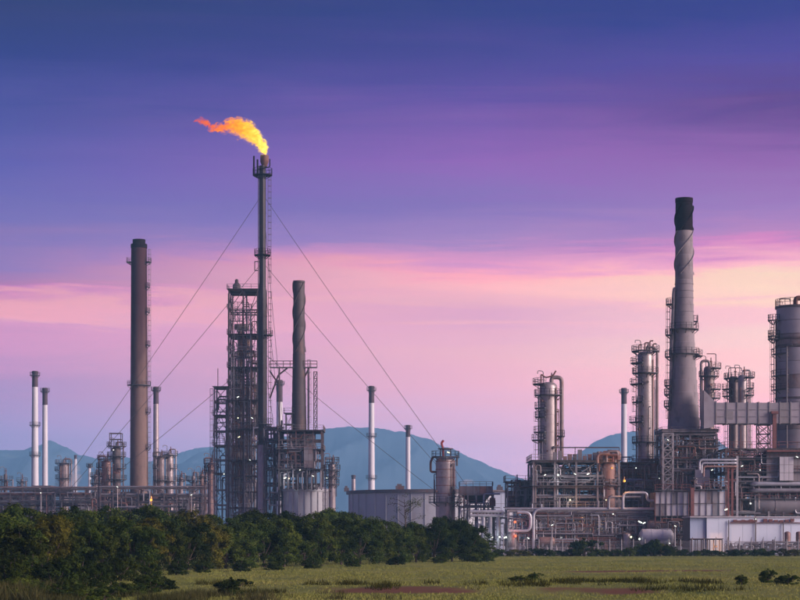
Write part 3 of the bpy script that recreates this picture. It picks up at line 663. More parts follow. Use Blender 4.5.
# --- flare stack
D = 470.5; xf = X(262.5, D); fl = thing('flare_stack', 'very tall slender flare stack with ladder, guy wires and burning tip', 'flare stack', xf, D)
zt = Z(166, D); r1, r2 = M(6.8, D)/2, M(9.0, D)/2
prof = [(r2, 0), (r2, Z(292, D)), (r1, Z(288, D)), (r1, zt)]
p2 = []
for (ra, za), (rb_, zb_) in zip(prof, prof[1:]):
    n = max(1, int((zb_-za)/6))
    for k in range(n):
        z = za+(zb_-za)*k/n; q = ra+(rb_-ra)*k/n; p2 += [(q, z)]+([(q, z+.3), (q*1.06, z+.32), (q*1.06, z+.5), (q, z+.52)] if n > 1 else [])
p2.append(prof[-1]); part('riser', MB().lathe(xf, D, p2, 20), m_riser, fl, True)
part('lower_jacket', MB().lathe(xf, D-.05, [(r2*1.12, .1), (r2*1.12, Z(447, D)), (r2*1.02, Z(445, D))], 18), m_clad, fl, True, 'pinkish clad lower riser')
part('flare_tip', MB().lathe(xf+.5, D, [(r1*.8, zt-.1), (r1*.9, zt+.3), (r1*1.25, Z(162, D)), (r1*1.25, Z(155.5, D)), (r1*1.1, Z(155.5, D)), (r1*1.0, Z(160, D))], 18), m_pipeR, fl, True, 'scorched flare tip')
for dx in (-2.1, -1.2): pipe(fl, [(xf+dx, D-.6, Z(176, D)), (xf+dx, D-.6, Z(156.5 if dx < -2 else 160, D))], .22, m_black, 'pilot_burner')
pipe(fl, [(xf-1.0, D-1.2, Z(170, D)), (xf+1.9, D-1.2, Z(168, D)), (xf+1.9, D-1.2, Z(160, D))], .14, m_black, 'pilot_line')
platform(fl, xf, D, r1, 0, 360, Z(175, D), 1.6, m_black, 1.6)
platform(fl, xf, D, r1, 0, 360, Z(255, D), 1.2, m_black, 1.4)
platform(fl, xf, D, r2, -60, 60, Z(335, D), 1.5, m_deck); platform(fl, xf, D, r2, -120, 60, Z(424, D), 1.4, m_deck, 1.4)
ladder(fl, xf+r1+.55, D-.3, Z(292, D), Z(174, D), 1, 0, m_steelD, True, .6); ladder(fl, xf+r2+.4, D-.5, 2, Z(292, D), 1, 0, m_steelD, True, .6)
pipe(fl, [(xf-r1-.15, D-.4, 3), (xf-r1-.15, D-.4, zt)], .11, m_pipeD, 'fuel_line'); pipe(fl, [(xf+r1*.3, D-r1-.15, 3), (xf+r1*.3, D-r2-.15, Z(292, D)), (xf+r1*.3, D-r1-.15, Z(286,D)), (xf+r1*.3, D-r1-.15, zt)], .10, m_pipeD, 'steam_line')
mb = MB()
for a, b in (((255,262),(255,271)),((255,271),(259,271)),((255,262),(259,262))): mb.bar((X(a[0],D), D-.8, Z(a[1],D)), (X(b[0],D), D-.8, Z(b[1],D)), .22)
part('pipe_loop', mb, m_pipeD, fl)
mb = MB()
for a, b in (((254,428),(254,441)),((254,441),(259,441)),((254,428),(259,428))): mb.bar((X(a[0],D), D-1.6, Z(a[1],D)), (X(b[0],D), D-1.6, Z(b[1],D)), .28)
part('pipe_loop', mb, m_pipeL, fl)
for zpy in (194, 262, 352):
    za = Z(zpy, D)
    for (ax, ay) in ((-60, -6), (62, -4), (4, 70)):
        mb = MB(); P = []
        for k in range(13):
            q = k/12; P.append((xf+ax*q, D+ay*q, za*(1-q)+.6*q-1.0*4*q*(1-q)))
        mb.tube(P, .055, 5); part('guy_wire', mb, m_cable, fl)

# --- furnace with the dark straked stack
D = 458.0; fu = thing('furnace', 'dark box furnace with pipe cage on a round pale base', 'furnace', X(302, D), D); rnd = random.Random(31)
part('base_shell', MB().lathe(X(305, D), D+7, [(M(50,D)/2, 0), (M(50,D)/2, Z(491,D)), (M(52,D)/2, Z(490.8,D)), (M(52,D)/2, Z(489,D)), (M(48,D)/2, Z(488.8,D)), (M(20,D)/2, Z(484,D))], 40), m_tank, fu, True, 'round pale grey base')
for k in range(-5, 6):
    a = math.radians(-90+k*15); bx, by = X(305, D)+(M(50,D)/2+.05)*math.cos(a), D+7+(M(50,D)/2+.05)*math.sin(a); bar(fu, 'stiffener', (bx, by, 0), (bx, by, Z(491.5,D)), .22, m_steelL)
panel_wall(fu, X(288, D), X(313, D), D+2, Z(476, D), Z(433, D), 4, 4, [m_panelD, m_panelD, m_cladD], rnd, depth=8)
frame(fu, X(279, D), X(321.5, D), D, D+11, [Z(p, D) for p in (484, 470, 460, 450, 440, 431)], 5, 2, .32, m_steelD, .3, (1, 3, 5), (1, 3, 5), rnd, z0=Z(490, D), rmat=m_steel)
pipes_fill(fu, X(279, D), X(322, D), D-.4, D+1.5, Z(489, D), Z(435, D), 46, rnd, .08, .26, [m_pipeD, m_pipeD, m_pipe, m_pipeR, m_pipe])
for k in range(9):
    px_ = 284+k*4.6; pipe(fu, [(X(px_, D), D-.6, Z(489, D)), (X(px_, D), D-.6, Z(474-(k % 3)*2, D)), (X(px_+2.4, D), D-.6, Z(474-(k % 3)*2, D))], .2, m_pipeD if k % 2 else m_pipe)
panel_wall(fu, X(304, D), X(313, D), D-.8, Z(468, D), Z(447, D), 2, 3, [m_panelD, m_cladD], rnd, depth=1.6)
lamps(fu, [(285,478,'w',.3,150),(289,478.5,'y',.22),(313,476,'w',.2),(300,470,'w',.16)], D-1.5)
lamps(fu, [(327,478,'w',.22)], D-1.5)
D = 462.0; x = X(299, D); zt = Z(281, D); zb = Z(432, D); ra, rb = M(11.5, D)/2, M(15, D)/2
ds = thing('chimney', 'dark steel chimney with spiral fins standing on the box furnace', 'chimney', x, D, zb)
R299 = lambda z: rb+(ra-rb)*min(1, (z-zb)/(zt-zb)*1.6)
part('shaft', MB().lathe(x, D, lift_prof(zb, zt-.6, R299, 3.2)+[(ra*1.04, zt-.5), (ra*1.04, zt), (ra*.86, zt), (ra*.84, zt-1)], 28), m_darkst, ds, True)
strakes(ds, x, D, R299, Z(352, D), zt-.4, 3, 19.0, .22, m_darkst)
ladder(ds, x+rb+.3, D-.4, zb, Z(360, D), 1, 0, m_steel)
# bridge platform between tower and stack
D = 464.0; br = thing('access_bridge', 'railed access bridge from flare tower to dark chimney', 'access bridge', X(290, D), D)
x0, x1, zd = X(270.5, D), X(317.5, D), Z(368, D)
mb = MB(); mb.box(x0, x1, D-3.2, D-1.9, zd-.25, zd); part('deck', mb, m_deck, br)
mb = MB(); railing(mb, [(x0, D-3.15), (x1, D-3.15)], zd, 1.5, .1, 1.5); railing(mb, [(x0, D-1.95), (x1, D-1.95)], zd, 1.5, .1, 1.5); part('railing', mb, m_steelD, br)
for a, b in (((270.5,399),(279,376)),((279,376),(288,369)),((270.5,372),(280,386)),((309,370),(304,380))): bar(br, 'brace', (X(a[0],D), D-2.5, Z(a[1],D)), (X(b[0],D), D-2.5, Z(b[1],D)), .38, m_steelD)
for px_ in (280, 309): bar(br, 'post', (X(px_,D), D-2.55, 0 if px_ == 280 else Z(432,D)), (X(px_,D), D-2.55, zd-.25), .34, m_steelD)
# cage tower right of the dark chimney + tower between
lt = thing('lattice_tower', 'slim ladder tower right of the dark spiral chimney', 'lattice tower', X(315.5, 461), 461, Z(432, 458)+.2)
lattice(lt, X(313.8, 461), X(317.2, 461), 460, 461.2, Z(432, 458)+.2, Z(372, 461), 9, .14, m_steelD)
lt = thing('scaffold', 'small open frame of posts left of the dark chimney foot', 'scaffold', X(289, 460), 460, Z(432, 458)+.2)
frame(lt, X(286, 460), X(292, 460), 459, 461.5, [Z(425, 460), Z(414, 460)], 1, 1, .2, m_steelD, .3, (0, 1), (1,), rnd, z0=Z(432, 458)+.2)
pr = pipe_rack('pipe rack between the flare riser and round furnace base', X(267, 468), X(283, 468), 463, 468, [Z(p, 466) for p in (500, 486, 470, 456, 442, 430)], 2, 5, random.Random(8), m_steelD, brace=.5)
pipes_fill(pr, X(267, 466), X(282, 466), 462.4, 463.4, 2, Z(425, 466), 30, random.Random(9), .1, .25, [m_pipeD, m_pipe, m_pipeD])

# long grey storage tank
D = 590.0; tkx = X(432, D); Rt = M(86, D); zt = Z(491, D); tk = thing('storage_tank', 'wide low grey storage tank with dark rim beyond the trees', 'storage tank', tkx, D+Rt)
prof = []; nst = 5
for k in range(nst): z = zt*k/nst; prof += [(Rt, z), (Rt, z+zt/nst-.14), (Rt*.9985, z+zt/nst-.12), (Rt*.9985, z+zt/nst-.02)]
prof += [(Rt, zt)]; part('shell', MB().lathe(tkx, D+Rt, prof, 72), m_tank, tk, True)
part('wind_girder', MB().lathe(tkx, D+Rt, [(Rt+.02, zt-.5), (Rt+.7, zt-.48), (Rt+.7, zt+.55), (Rt-.3, zt+.6), (Rt*.4, zt+1.0), (.5, zt+1.3)], 72), m_steelD, tk, True, 'dark rim and roof')
for k in range(18):
    a = math.radians(-90+(k-8.5)*9.2); bx, by = tkx+(Rt+.12)*math.cos(a), D+Rt+(Rt+.12)*math.sin(a); bar(tk, 'stiffener', (bx, by, 0), (bx, by, zt-.5), .2, m_tank)
for px_, w_ in ((344, 5), (400, 9), (502, 6)):
    mb = MB(); dx = X(px_, D)-tkx; yy = D+Rt-math.sqrt(max(1, Rt*Rt*.98-dx*dx))
    mb.box(X(px_-w_/2, D), X(px_+w_/2, D), yy+1, yy+3.5, zt+.5, zt+1.7); mb.box(X(px_-w_/3, D), X(px_+w_/5, D), yy+1.3, yy+3, zt+1.7, zt+2.3); part('roof_box', mb, m_steelD, tk)

# reactor vessel at 445
D = 402.0; rv = process_column('reactor_vessel', 'stout clad vessel with railed head and looping side pipe', 445.5, D, 456, 515, 19.5, [(456.5,'f',.9),(502,'f',1.5)], m_clad, cat='vessel', riser=False, ladder_side=0, top_gear=False, seams=6)
x = X(445.5, D); r = M(19.5, D)/2
pipe(rv, [(x-r-.05, D-.4, Z(457,D)), (x-r-.6, D-.4, Z(457,D)), (x-r-1.1, D-.4, Z(462,D)), (x-r-1.1, D-.4, Z(472,D)), (x-r+.1, D-.4, Z(472,D))], .26, m_pipeR, 'side_loop', 10, .5)
pipe(rv, [(x+r+.35, D-.3, Z(455,D)), (x+r+.35, D-.3, Z(466,D))], .2, m_pipeD); pipe(rv, [(x-r-.3, D-.5, Z(480,D)), (x-r-.3, D-.5, Z(504,D))], .16, m_pipeR); pipe(rv, [(x+r*.25, D-r-.3, Z(503,D)), (x+r*.25, D-r-.3, Z(497,D)), (x+r*.5, D-r-.3, Z(497,D))], .14, m_pipe)
for a in range(4):
    aa = math.radians(45+90*a); bar(rv, 'head_post', (x+1.5*math.cos(aa), D+1.5*math.sin(aa), Z(457,D)), (x+1.5*math.cos(aa), D+1.5*math.sin(aa), Z(448.5,D)), .14, m_steelD)
mb = MB(); mb.lathe(x, D, [(1.5, Z(449.5,D)), (1.62, Z(449.3,D)), (1.62, Z(448.5,D)), (1.5, Z(448.3,D))], 16); part('head_ring', mb, m_steelD, rv)
mb = MB(); mb.tube(round_poly([(x-.5, D-.3, Z(456,D)), (x-.5, D-.3, Z(449,D)), (x-.9, D-.3, Z(443,D)), (x-.4, D-.3, Z(440.5,D))], .4), .24, 8); part('red_vent_pipe', mb, m_redp, rv, True)
lamps(rv, [(448.5,452.5,'y',.26)], D-1.2)
mb = MB()
for k in range(5): mb.lathe(x, D, [(r*1.005, Z(462+k*8, D)), (r*1.03, Z(462+k*8, D)+.02), (r*1.03, Z(462+k*8, D)+.18), (r*1.005, Z(462+k*8, D)+.2)], 28)
part('stiffening_ring', mb, m_cladR, rv)

# fin fan cooler
D = 398.0; ff = thing('air_cooler', 'raised air cooler box on slanting hopper and braced legs', 'air cooler', X(476, D), D); rnd = random.Random(77)
x0, x1 = X(459.5, D), X(493, D); za, zb, zc = Z(494, D), Z(486, D), Z(483.5, D)
panel_wall(ff, x0, x1, D, za, zb, 5, 1, [m_panelD, m_cladD, m_cladR], rnd, depth=5)
mb = MB(); railing(mb, [(x0, D+4), (x0, D-.3), (x1, D-.3), (x1, D+4)], zb, .9, .08, 1.2); part('railing', mb, m_steelD, ff)
mb = MB(); b = 0; xm0, xm1 = X(470, D), X(484, D); zl = Z(503, D)
mb.v = [(x0+.3,D+.3,za),(x1-.3,D+.3,za),(x1-.3,D+4.7,za),(x0+.3,D+4.7,za),(xm0,D+1.5,zl),(xm1,D+1.5,zl),(xm1,D+3.5,zl),(xm0,D+3.5,zl)]; mb.f = [(0,1,2,3),(7,6,5,4),(4,5,1,0),(5,6,2,1),(6,7,3,2),(7,4,0,3)]
part('hopper', mb, m_pipeD, ff)
frame(ff, x0, x1, D, D+5, [Z(507, D), za-.15], 4, 1, .28, m_steel, .6, (0,), (0,), rnd, rmat=m_steelR)
pipes_fill(ff, x0, x1+1.5, D-.6, D+.4, 1.5, za, 22, rnd, .07, .2, [m_pipeR, m_pipe, m_pipeL])
mb = MB(); mb.box(X(489.5,D), X(495,D), D-.9, D+.2, Z(506,D), Z(498,D)); part('red_cabinet', mb, m_steelR, ff)
# ------------------------------------------------------------------ right half of the refinery
rnd = random.Random(101)
# pale far shed between cooler and pump house
shed('plant_shed', 'pale far shed glimpsed behind the air cooler', 494, 508, 470, 492, 8, m_bldg, rmat=m_panelD)
# pump structure 507-533
D = 392.0; ps = thing('process_structure', 'squat open frame with vertical panels left of the ringed column', 'process structure', X(520, D), D)
frame(ps, X(507.5, D), X(533, D), D, D+7, [Z(508, D), Z(495, D), Z(482.5, D)], 3, 1, .3, m_steel, .3, (0, 2), (2,), rnd, bmat=m_steelD)
panel_wall(ps, X(516, D), X(532, D), D+1.2, Z(507, D), Z(484, D), 4, 2, [m_panelD, m_steelD, m_cladD], rnd, depth=3)
drum(ps, X(512, D), D+2, Z(500, D), 1.0, 3.2, 'z', m_cladR); pipes_fill(ps, X(507, D), X(533, D), D-.6, D+.8, Z(512, D), Z(480, D), 20, rnd, .07, .2, [m_pipe, m_pipeR, m_pipeD])
mb = MB(); mb.lathe(X(518, D), D+3, [(.5, Z(482, D)), (.5, Z(480, D)), (.2, Z(479.5, D)), (.12, Z(474, D))], 8); part('vent', mb, m_pipeL, ps, True)

# ringed column 547
D = 394.0
c5 = process_column('distillation_column', 'wide ringed column with looped overhead pipe above the open frame', 548.5, D, 382, 552, 17.5,
   [(384,'l',1.5),(395,'f',1.1),(408,'l',1.1),(417,'l',1.0),(432,'l',1.3),(436,'R',1.6),(440,'l',1.7)], m_clad, cat='column', pipe_side=1, seams=8, riser=False)
x = X(548.5, D); r = M(17.5, D)/2; zt = Z(380, D); ox = X(561.5, D)
pipe(c5, [(x+.6, D-.3, Z(384,D)), (x+.6, D-.3, Z(377.5,D)), (ox, D-.3, Z(377.5,D)), (ox, D-.3, Z(458,D))], .42, m_cladD, 'overhead_pipe', 10, 1.8)
pipe(c5, [(x-1.6, D-.6, Z(383,D)), (x-1.6, D-.6, Z(374,D)), (x-.7, D-.6, Z(378,D)), (x+.9, D-.6, Z(376,D)), (x+1.5, D-.6, Z(371,D))], .16, m_pipeR, 'vent_line')
for py in (400, 412, 424, 436, 446): pipe(c5, [(x+r*.8, D-r*.55, Z(py,D)), (x+r*.8+.6, D-r*.55-.3, Z(py,D))], .16, m_cladR, 'nozzle')
pipe(c5, [(x+r*.82, D-r*.7, Z(388,D)), (x+r*.82, D-r*.7, Z(455,D))], .13, m_cladR, 'downcomer'); pipe(c5, [(x-r-.35, D-.6, Z(381,D)), (x-r-.35, D-.6, Z(455,D))], .1, m_pipe, 'downcomer')

# process frame 533-620
D = 386.0; p1 = thing('process_structure', 'large open two-storey steel frame under the ringed column', 'process structure', X(576, D), D)
frame(p1, X(533.5, D), X(619, D), D, D+15, [Z(p, D) for p in (531, 516.5, 509, 497, 487, 476, 461.5)], 4, 2, .40, m_steel, .42, (2, 4, 6), (2, 4, 6), rnd, bmat=m_steel)
for px_ in (553, 575, 619): bar(p1, 'post', (X(px_, D), D-.2, Z(461, D)), (X(px_, D), D-.2, Z(448, D)), .14, m_steelD)
bar(p1, 'top_rail', (X(552.5, D), D-.2, Z(447.6, D)), (X(619.4, D), D-.2, Z(447.6, D)), .24, m_steelD)
pipes_fill(p1, X(534, D), X(619, D), D-.5, D+8, 1, Z(463, D), 270, rnd, .045, .24, [m_pipe, m_pipeL, m_pipeL, m_pipeD, m_pipeR, m_cladD])
for px_, py, rr_, L_, ax, mt in ((545,470,1.0,4,'x',m_cladD),(560,481,1.1,5,'x',m_cladR),(583,481,1.0,5,'x',m_cladD),(544,502,1.1,4,'z',m_cladD),(566,502,1.2,6,'x',m_pipeR),(588,503,1.0,5,'x',m_clad),(556,535,1.2,5,'x',m_cladD),(580,537,1.3,6,'x',m_cladR),(604,536,1.1,5,'x',m_cladD),(540,537,1.0,3,'z',m_clad),(612,503,1.0,4,'x',m_cladD)):
    drum(p1, X(px_, D), D+4, Z(py, D), rr_, L_, ax, mt)
for px_ in range(556, 618, 5):
    h = rnd.uniform(1.0, 2.6); mb = MB(); q = X(px_, D); mb.box(q-.4, q+.4, D+2, D+3, Z(461, D)+.2, Z(461, D)+h); part('equipment_box', mb, rnd.choice([m_steelD, m_panelD, m_cladR]), p1)
lamps(p1, [(545,475,'w',.18),(558,475,'w',.30,60),(575,474,'w',.2),(588,474,'w',.24,60),(570,500,'y',.24,40),(592,539,'y',.24),(597,540,'y',.26,80),(561,538,'w',.26,80),(581,517,'o',.36,900),(568,525,'o',.2),(606,500,'y',.16)], D-1.0)
# vertical drum in the frame
D = 384.0; vd = process_column('vertical_drum', 'fat rounded drum with a crown of pipes right of the frame top', 608.5, D+3, 462, 515, 15, [(485,'f',.8)], m_cladR, cat='vessel', riser=False, top_gear=False, ladder_side=0, seams=4)
pipes_fill(vd, X(600, D), X(618, D), D, D+4, Z(463, D), Z(451, D), 26, rnd, .12, .34, [m_cladR, m_cladD, m_pipeR])
lamps(vd, [(612,468,'o',.16,90)], D-.4)

# tall clustered column 644
D = 404.0
c6 = process_column('distillation_column', 'tall clad column with many left-hand platforms beside the pale stack', 645.5, D, 351, 552, 16,
   [(351,'f',1.3),(363,'l',1.5),(373,'f',1.1),(384,'l',1.6),(402,'l',1.2),(422,'l',1.8),(442,'f',1.2),(460,'r',1.4)], m_clad, cat='column', riser=False, seams=10)
x = X(645.5, D); r = M(16, D)/2; ox = X(657, D)
pipe(c6, [(x+.3, D-.3, Z(352,D)), (x+.3, D-.3, Z(346,D)), (ox, D-.3, Z(349,D)), (ox, D-.3, Z(490,D))], .3, m_cladD, 'overhead_pipe', 10, 1.4)
for dx, top_ in ((-1.5, 345), (-.2, 343), (.9, 341), (1.6, 344)): pipe(c6, [(x+dx, D-.4, Z(353,D)), (x+dx, D-.4, Z(top_,D)), (x+dx+.7, D-.4, Z(top_,D))], .15, m_pipeR, 'vent_line')
pipe(c6, [(x+r*.85, D-r*.6, Z(360,D)), (x+r*.85, D-r*.6, Z(480,D))], .2, m_cladR, 'downcomer'); pipe(c6, [(x+r+.25, D-.5, Z(380,D)), (x+r+.25, D-.5, Z(480,D))], .14, m_pipe, 'downcomer')

# pipework block between the drum and the tall clustered column
D = 397.0; pk = thing('process_structure', 'pipe-crowded frame at the foot of the tall clustered column', 'process structure', X(640, D), D); rnd = random.Random(404)
frame(pk, X(620, D), X(662, D), D-3, D+3, [Z(p, D) for p in (533, 517, 503, 490, 477, 464)], 3, 1, .32, m_steel, .4, (2, 3, 4, 5), (3, 4, 5), rnd, bmat=m_steelD, rmat=m_steelR)
pipes_fill(pk, X(618, D), X(663, D), D-4.5, D-2, 1, Z(458, D), 170, rnd, .05, .24, [m_pipe, m_pipeD, m_pipeR, m_cladD, m_cladR, m_pipeL])
panel_wall(pk, X(621, D), X(661, D), D+2, Z(517, D), Z(478, D), 6, 3, [m_panelD, m_steelD, m_cladD], rnd, depth=1.5)
for px_, py, rr_, L_, ax, mt in ((628,471,1.0,4,'x',m_cladD),(652,472,1.1,3,'z',m_cladR),(630,497,1.3,5,'x',m_cladD),(650,499,1.2,5,'x',m_cladR),(640,484,1.0,4,'x',m_clad),(655,524,1.4,5,'x',m_cladD),(634,525,1.2,5,'x',m_cladD)): drum(pk, X(px_, D), D-2.5, Z(py, D), rr_, L_, ax, mt)
lamps(pk, [(660,478,'w',.2),(636,468,'w',.18)], D-5)
# columns behind the duct
c7 = process_column('distillation_column', 'short ringed column just right of the tall grey chimney', 709, 436, 366, 552, 10.5, [(368,'r',1.6),(376,'f',1.1),(389,'r',1.5),(398,'r',1.4)], m_cladD, riser=False)
x = X(709, 436); pipe(c7, [(x, 435.5, Z(368,436)), (x, 435.5, Z(361,436)), (x-1.9, 435.5, Z(361,436)), (x-1.9, 435.5, Z(420,436))], .32, m_cladD, 'overhead_pipe', 10, 1.3)
pipe(c7, [(x+1.5, 435.5, Z(372,436)), (x+1.5, 435.5, Z(354,436)), (x-.6, 435.5, Z(354,436))], .1, m_steelD, 'davit')
c8 = process_column('distillation_column', 'darker of the paired columns below the duct', 733.5, 440, 376, 552, 9.5, [(378,'f',1.1),(389,'l',1.6),(396,'l',1.5)], m_cladD, riser=False)
x = X(733.5, 440); pipe(c8, [(x-1.2, 439.5, Z(378,440)), (x-1.2, 439.5, Z(368,440)), (x+1.8, 439.5, Z(368,440)), (x+1.8, 439.5, Z(371,440))], .1, m_steelD, 'davit')
process_column('distillation_column', 'brighter of the paired columns below the duct', 742.5, 437, 375, 552, 9.0, [(377,'r',1.8),(388,'R',1.6),(395,'r',1.6)], m_clad, riser=True, pipe_side=1, ladder_side=1)

# --- tall grey chimney
D = 388.0; x = X(687, D); zt = Z(195, D); zb = Z(429, D)
ch = thing('chimney', 'tallest pale grey chimney with black top and spiral fins', 'chimney', x, D+4, zb); yc = D+4
def R687(z):
    py = YH-(z-H_CAM)*FPX/D
    if py < 300: w = 17.0+(py-195)*.012
    elif py < 350: w = 18.3+(py-300)*.06
    else: w = 21.3+(py-350)*.125
    return M(w, D)/2
zk = Z(228, D)
part('shaft', MB().lathe(x, yc, lift_prof(zb, zk, R687, 2.6), 40), m_conc, ch, True, 'pale grey shaft')
part('black_top', MB().lathe(x, yc, lift_prof(zk+.02, zt-.9, R687, 2.6)+[(R687(zt)*1.05, zt-.85), (R687(zt)*1.05, zt), (R687(zt)*.85, zt), (R687(zt)*.83, zt-1.2)], 36), m_black, ch, True, 'sooty black top')
strakes(ch, x, yc, lambda z: R687(z)-.02, Z(227, D), zt-1.5, 3, 15, .30, m_black); strakes(ch, x, yc, lambda z: R687(z)-.02, Z(272, D), Z(228.2, D), 3, 15, .30, m_conc)
platform(ch, x, yc, R687(Z(327,D)), 0, 360, Z(327, D), 1.0, m_steelD); platform(ch, x, yc, R687(Z(352,D)), 0, 360, Z(352, D), .9, m_deck); platform(ch, x, yc, R687(Z(352,D)), -40, 40, Z(354, D), 1.6, m_steelD)
platform(ch, x, yc, R687(Z(318,D)), -25, 15, Z(319, D), .9, m_deck)
px0 = X(676, D)
pipe(ch, [(x-R687(Z(288,D)), yc-.4, Z(288,D)), (px0+.2, yc-.4, Z(286,D)), (px0, yc-.6, Z(292,D)), (px0-.9, yc-.6, Z(428,D))], .36, m_conc, 'side_riser', 10, .8)
for py in (302, 333, 355, 384, 393, 405): platform(ch, X(675.5-(py-300)*.02, D), yc-.6, .38, 100, 260, Z(py, D), 1.1, m_steelD)
ladder(ch, X(672.5, D), yc-.4, Z(428, D), Z(302, D), -1, 0, m_steelD)
mb = MB()
for k in range(5): z = Z(282+k*7, D); mb.lathe(x, yc, [(R687(z)+.0, z), (R687(z)+.1, z+.02), (R687(z)+.1, z+.2), (R687(z), z+.22)], 36)
part('band', mb, m_conc, ch)
# chimney table and its open base
bt = thing('process_structure', 'braced steel table carrying the tallest chimney', 'process structure', X(690, D), D); rnd = random.Random(202)
mb = MB(); mb.box(X(661, D), X(717.5, D), D-1.4, D+9.5, Z(432.5, D), Z(429.2, D)); part('table_top', mb, m_panelD, bt)
frame(bt, X(663, D), X(716, D), D-.8, D+8.6, [Z(p, D) for p in (521, 505, 491, 476, 461, 447, 434.5)], 4, 2, .40, m_steel, .45, (2, 3, 4, 5), (2, 3, 4, 5, 6), rnd, bmat=m_steelD, rmat=m_steelD)
pipes_fill(bt, X(661, D), X(717, D), D-1.5, D+2, 3, Z(436, D), 270, rnd, .045, .22, [m_pipe, m_pipeR, m_pipeD, m_cladD, m_cladR, m_pipeL])
for px_, py, rr_, L_, ax, mt in ((699,444,1.5,4,'z',m_cladD),(687,452,1.3,4,'z',m_cladR),(708,452,1.2,4,'x',m_cladD),(675,468,1.2,4,'x',m_cladD),(687,484,1.2,5,'x',m_cladR)):
    drum(bt, X(px_, D), D+2, Z(py, D), rr_, L_, ax, mt)
panel_wall(bt, X(693, D), X(708, D), D-2.6, Z(486, D), Z(470, D), 2, 2, [m_panel], rnd, depth=3)
lattice(bt, X(661, D), X(671, D), D-3.2, D-1.8, Z(500, D), Z(434, D), 8, .22, m_steelL)
lamps(bt, [(668,440,'w',.16),(712,470,'w',.18)], D-3.4)

# duct from chimney to the right
D = 384.0; du = thing('flue_duct', 'big horizontal clad duct running right from the tallest chimney', 'duct', X(752, D), D, Z(424, D)); rnd = random.Random(7)
xa, xb, x2 = X(704, D), X(716, D), X(812, D); z0, z1 = Z(423.5, D), Z(402.5, D); y0, y1 = D, D+4.4
mb = MB(); zc0, zc1 = Z(428.5, D), Z(390, D)
mb.v = [(xa,y0,zc0),(xa,y1,zc0),(xa,y1,zc1),(xa,y0,zc1),(xb-.9,y0,zc0+.2),(xb-.9,y1,zc0+.2),(xb-.9,y1,zc1-1.6),(xb-.9,y0,zc1-1.6),(xb,y0,z0),(xb,y1,z0),(xb,y1,z1),(xb,y0,z1)]
mb.f = [(0,1,2,3)]+[(a, a+4, a+4+(b-a), b) for a, b in ((0,1),(1,2),(2,3))]+[(3,7,4,0)]+[(a+4, a+8, a+8+(b-a), b+4) for a, b in ((0,1),(1,2),(2,3))]+[(7,11,8,4)]+[(8,11,10,9)]
part('transition', mb, m_duct, du)
nseg = 9
for k in range(nseg):
    a, b = xb+(x2-xb)*k/nseg+.03, xb+(x2-xb)*(k+1)/nseg-.03; mb = MB(); mb.box(a, b, y0+rnd.uniform(.0,.03), y1, z0+.02, z1-.02); part('duct_panel', mb, m_duct if rnd.random() < .75 else m_panelD, du)
    mb = MB(); mb.box(a-.14, a+.08, y0-.16, y1+.12, z0-.14, z1+.14); part('flange', mb, m_panelD, du)
mb = MB(); mb.box(X(725,D), X(733,D), y0-.06, y0+.05, Z(419,D), Z(411,D)); part('access_hatch', mb, m_panelD, du)
for zz in (.33, .66): bar(du, 'stiffener', (xb, y0-.05, z0+(z1-z0)*zz), (x2, y0-.05, z0+(z1-z0)*zz), .09, m_duct)
lt = thing('lattice_tower', 'slim cross-braced tower propping the duct', 'lattice tower', X(765, D), D+2); lattice(lt, X(759.5, D), X(771, D), D+.8, D+3.2, 0, Z(424.5, D), 14, .2, m_steelD)
rc = thing('support_column', 'red painted steel column under the duct', 'support column', X(774, D), D+1)
bar(rc, 'post', (X(774,D), D-.4, 0), (X(774,D), D-.4, Z(414,D)), .75, m_steelR); mb = MB(); mb.box(X(770.5,D), X(777.5,D), D-1.0, D+.1-.2, Z(414,D), Z(411.5,D)); part('saddle', mb, m_steelR, rc)
mb = MB(); mb.box(X(771.5,D), X(776.5,D), D-.9, D+.1, 0, .25); part('base_plate', mb, m_steelR, rc)

# broad panelled tower at the right edge
D = 396.0; bk = thing('waste_heat_tower', 'broad round grey tower cut by the right picture edge', 'tower', X(797, D), D); rnd = random.Random(4)
bx_, by_, br_ = X(802, D), D+5, M(41, D)/2
for k in range(12):
    za_, zb_ = Z(470-k*13.75, D), Z(470-(k+1)*13.75, D); part('shell_course', MB().lathe(bx_, by_, [(br_, za_+.04), (br_+.02, za_+.06), (br_+.02, zb_-.1), (br_-.05, zb_-.04)], 40), m_duct if k % 3 else m_cladD, bk, True)
part('core', MB().lathe(bx_, by_, [(br_-.12, Z(470, D)), (br_-.12, Z(305, D))], 36), m_steelD, bk, True)
for py in (470, 398, 345, 338, 306): part('ring', MB().lathe(bx_, by_, [(br_, Z(py, D)), (br_+.3, Z(py, D)+.02), (br_+.3, Z(py, D)+.4), (br_, Z(py, D)+.42)], 40), m_steelD, bk)
part('roof_deck', MB().lathe(bx_, by_, [(br_+.3, Z(305, D)), (br_+.3, Z(303.8, D)), (.3, Z(302, D))], 36), m_steelD, bk)
mb = MB(); railing(mb, arc(bx_, by_, br_+.2, 120, 300, 12), Z(303.8, D), 1.5, .1, 1.4); part('railing', mb, m_steelR, bk)
mb = MB(); mb.tube(round_poly([(X(783,D), D+4, Z(304,D)), (X(783,D), D+4, Z(296.5,D)), (X(794,D), D+4, Z(296.5,D)), (X(794,D), D+4, Z(299,D))], .4), .12, 6); part('davit', mb, m_steelD, bk)
pipe(bk, [(X(797,D), D+1.5, Z(304,D)), (X(797,D), D+1.5, Z(297,D)), (X(806,D), D+1.5, Z(297,D))], .5, m_pipeR, 'vent_pipe', 10)
lx = X(777.8, D)
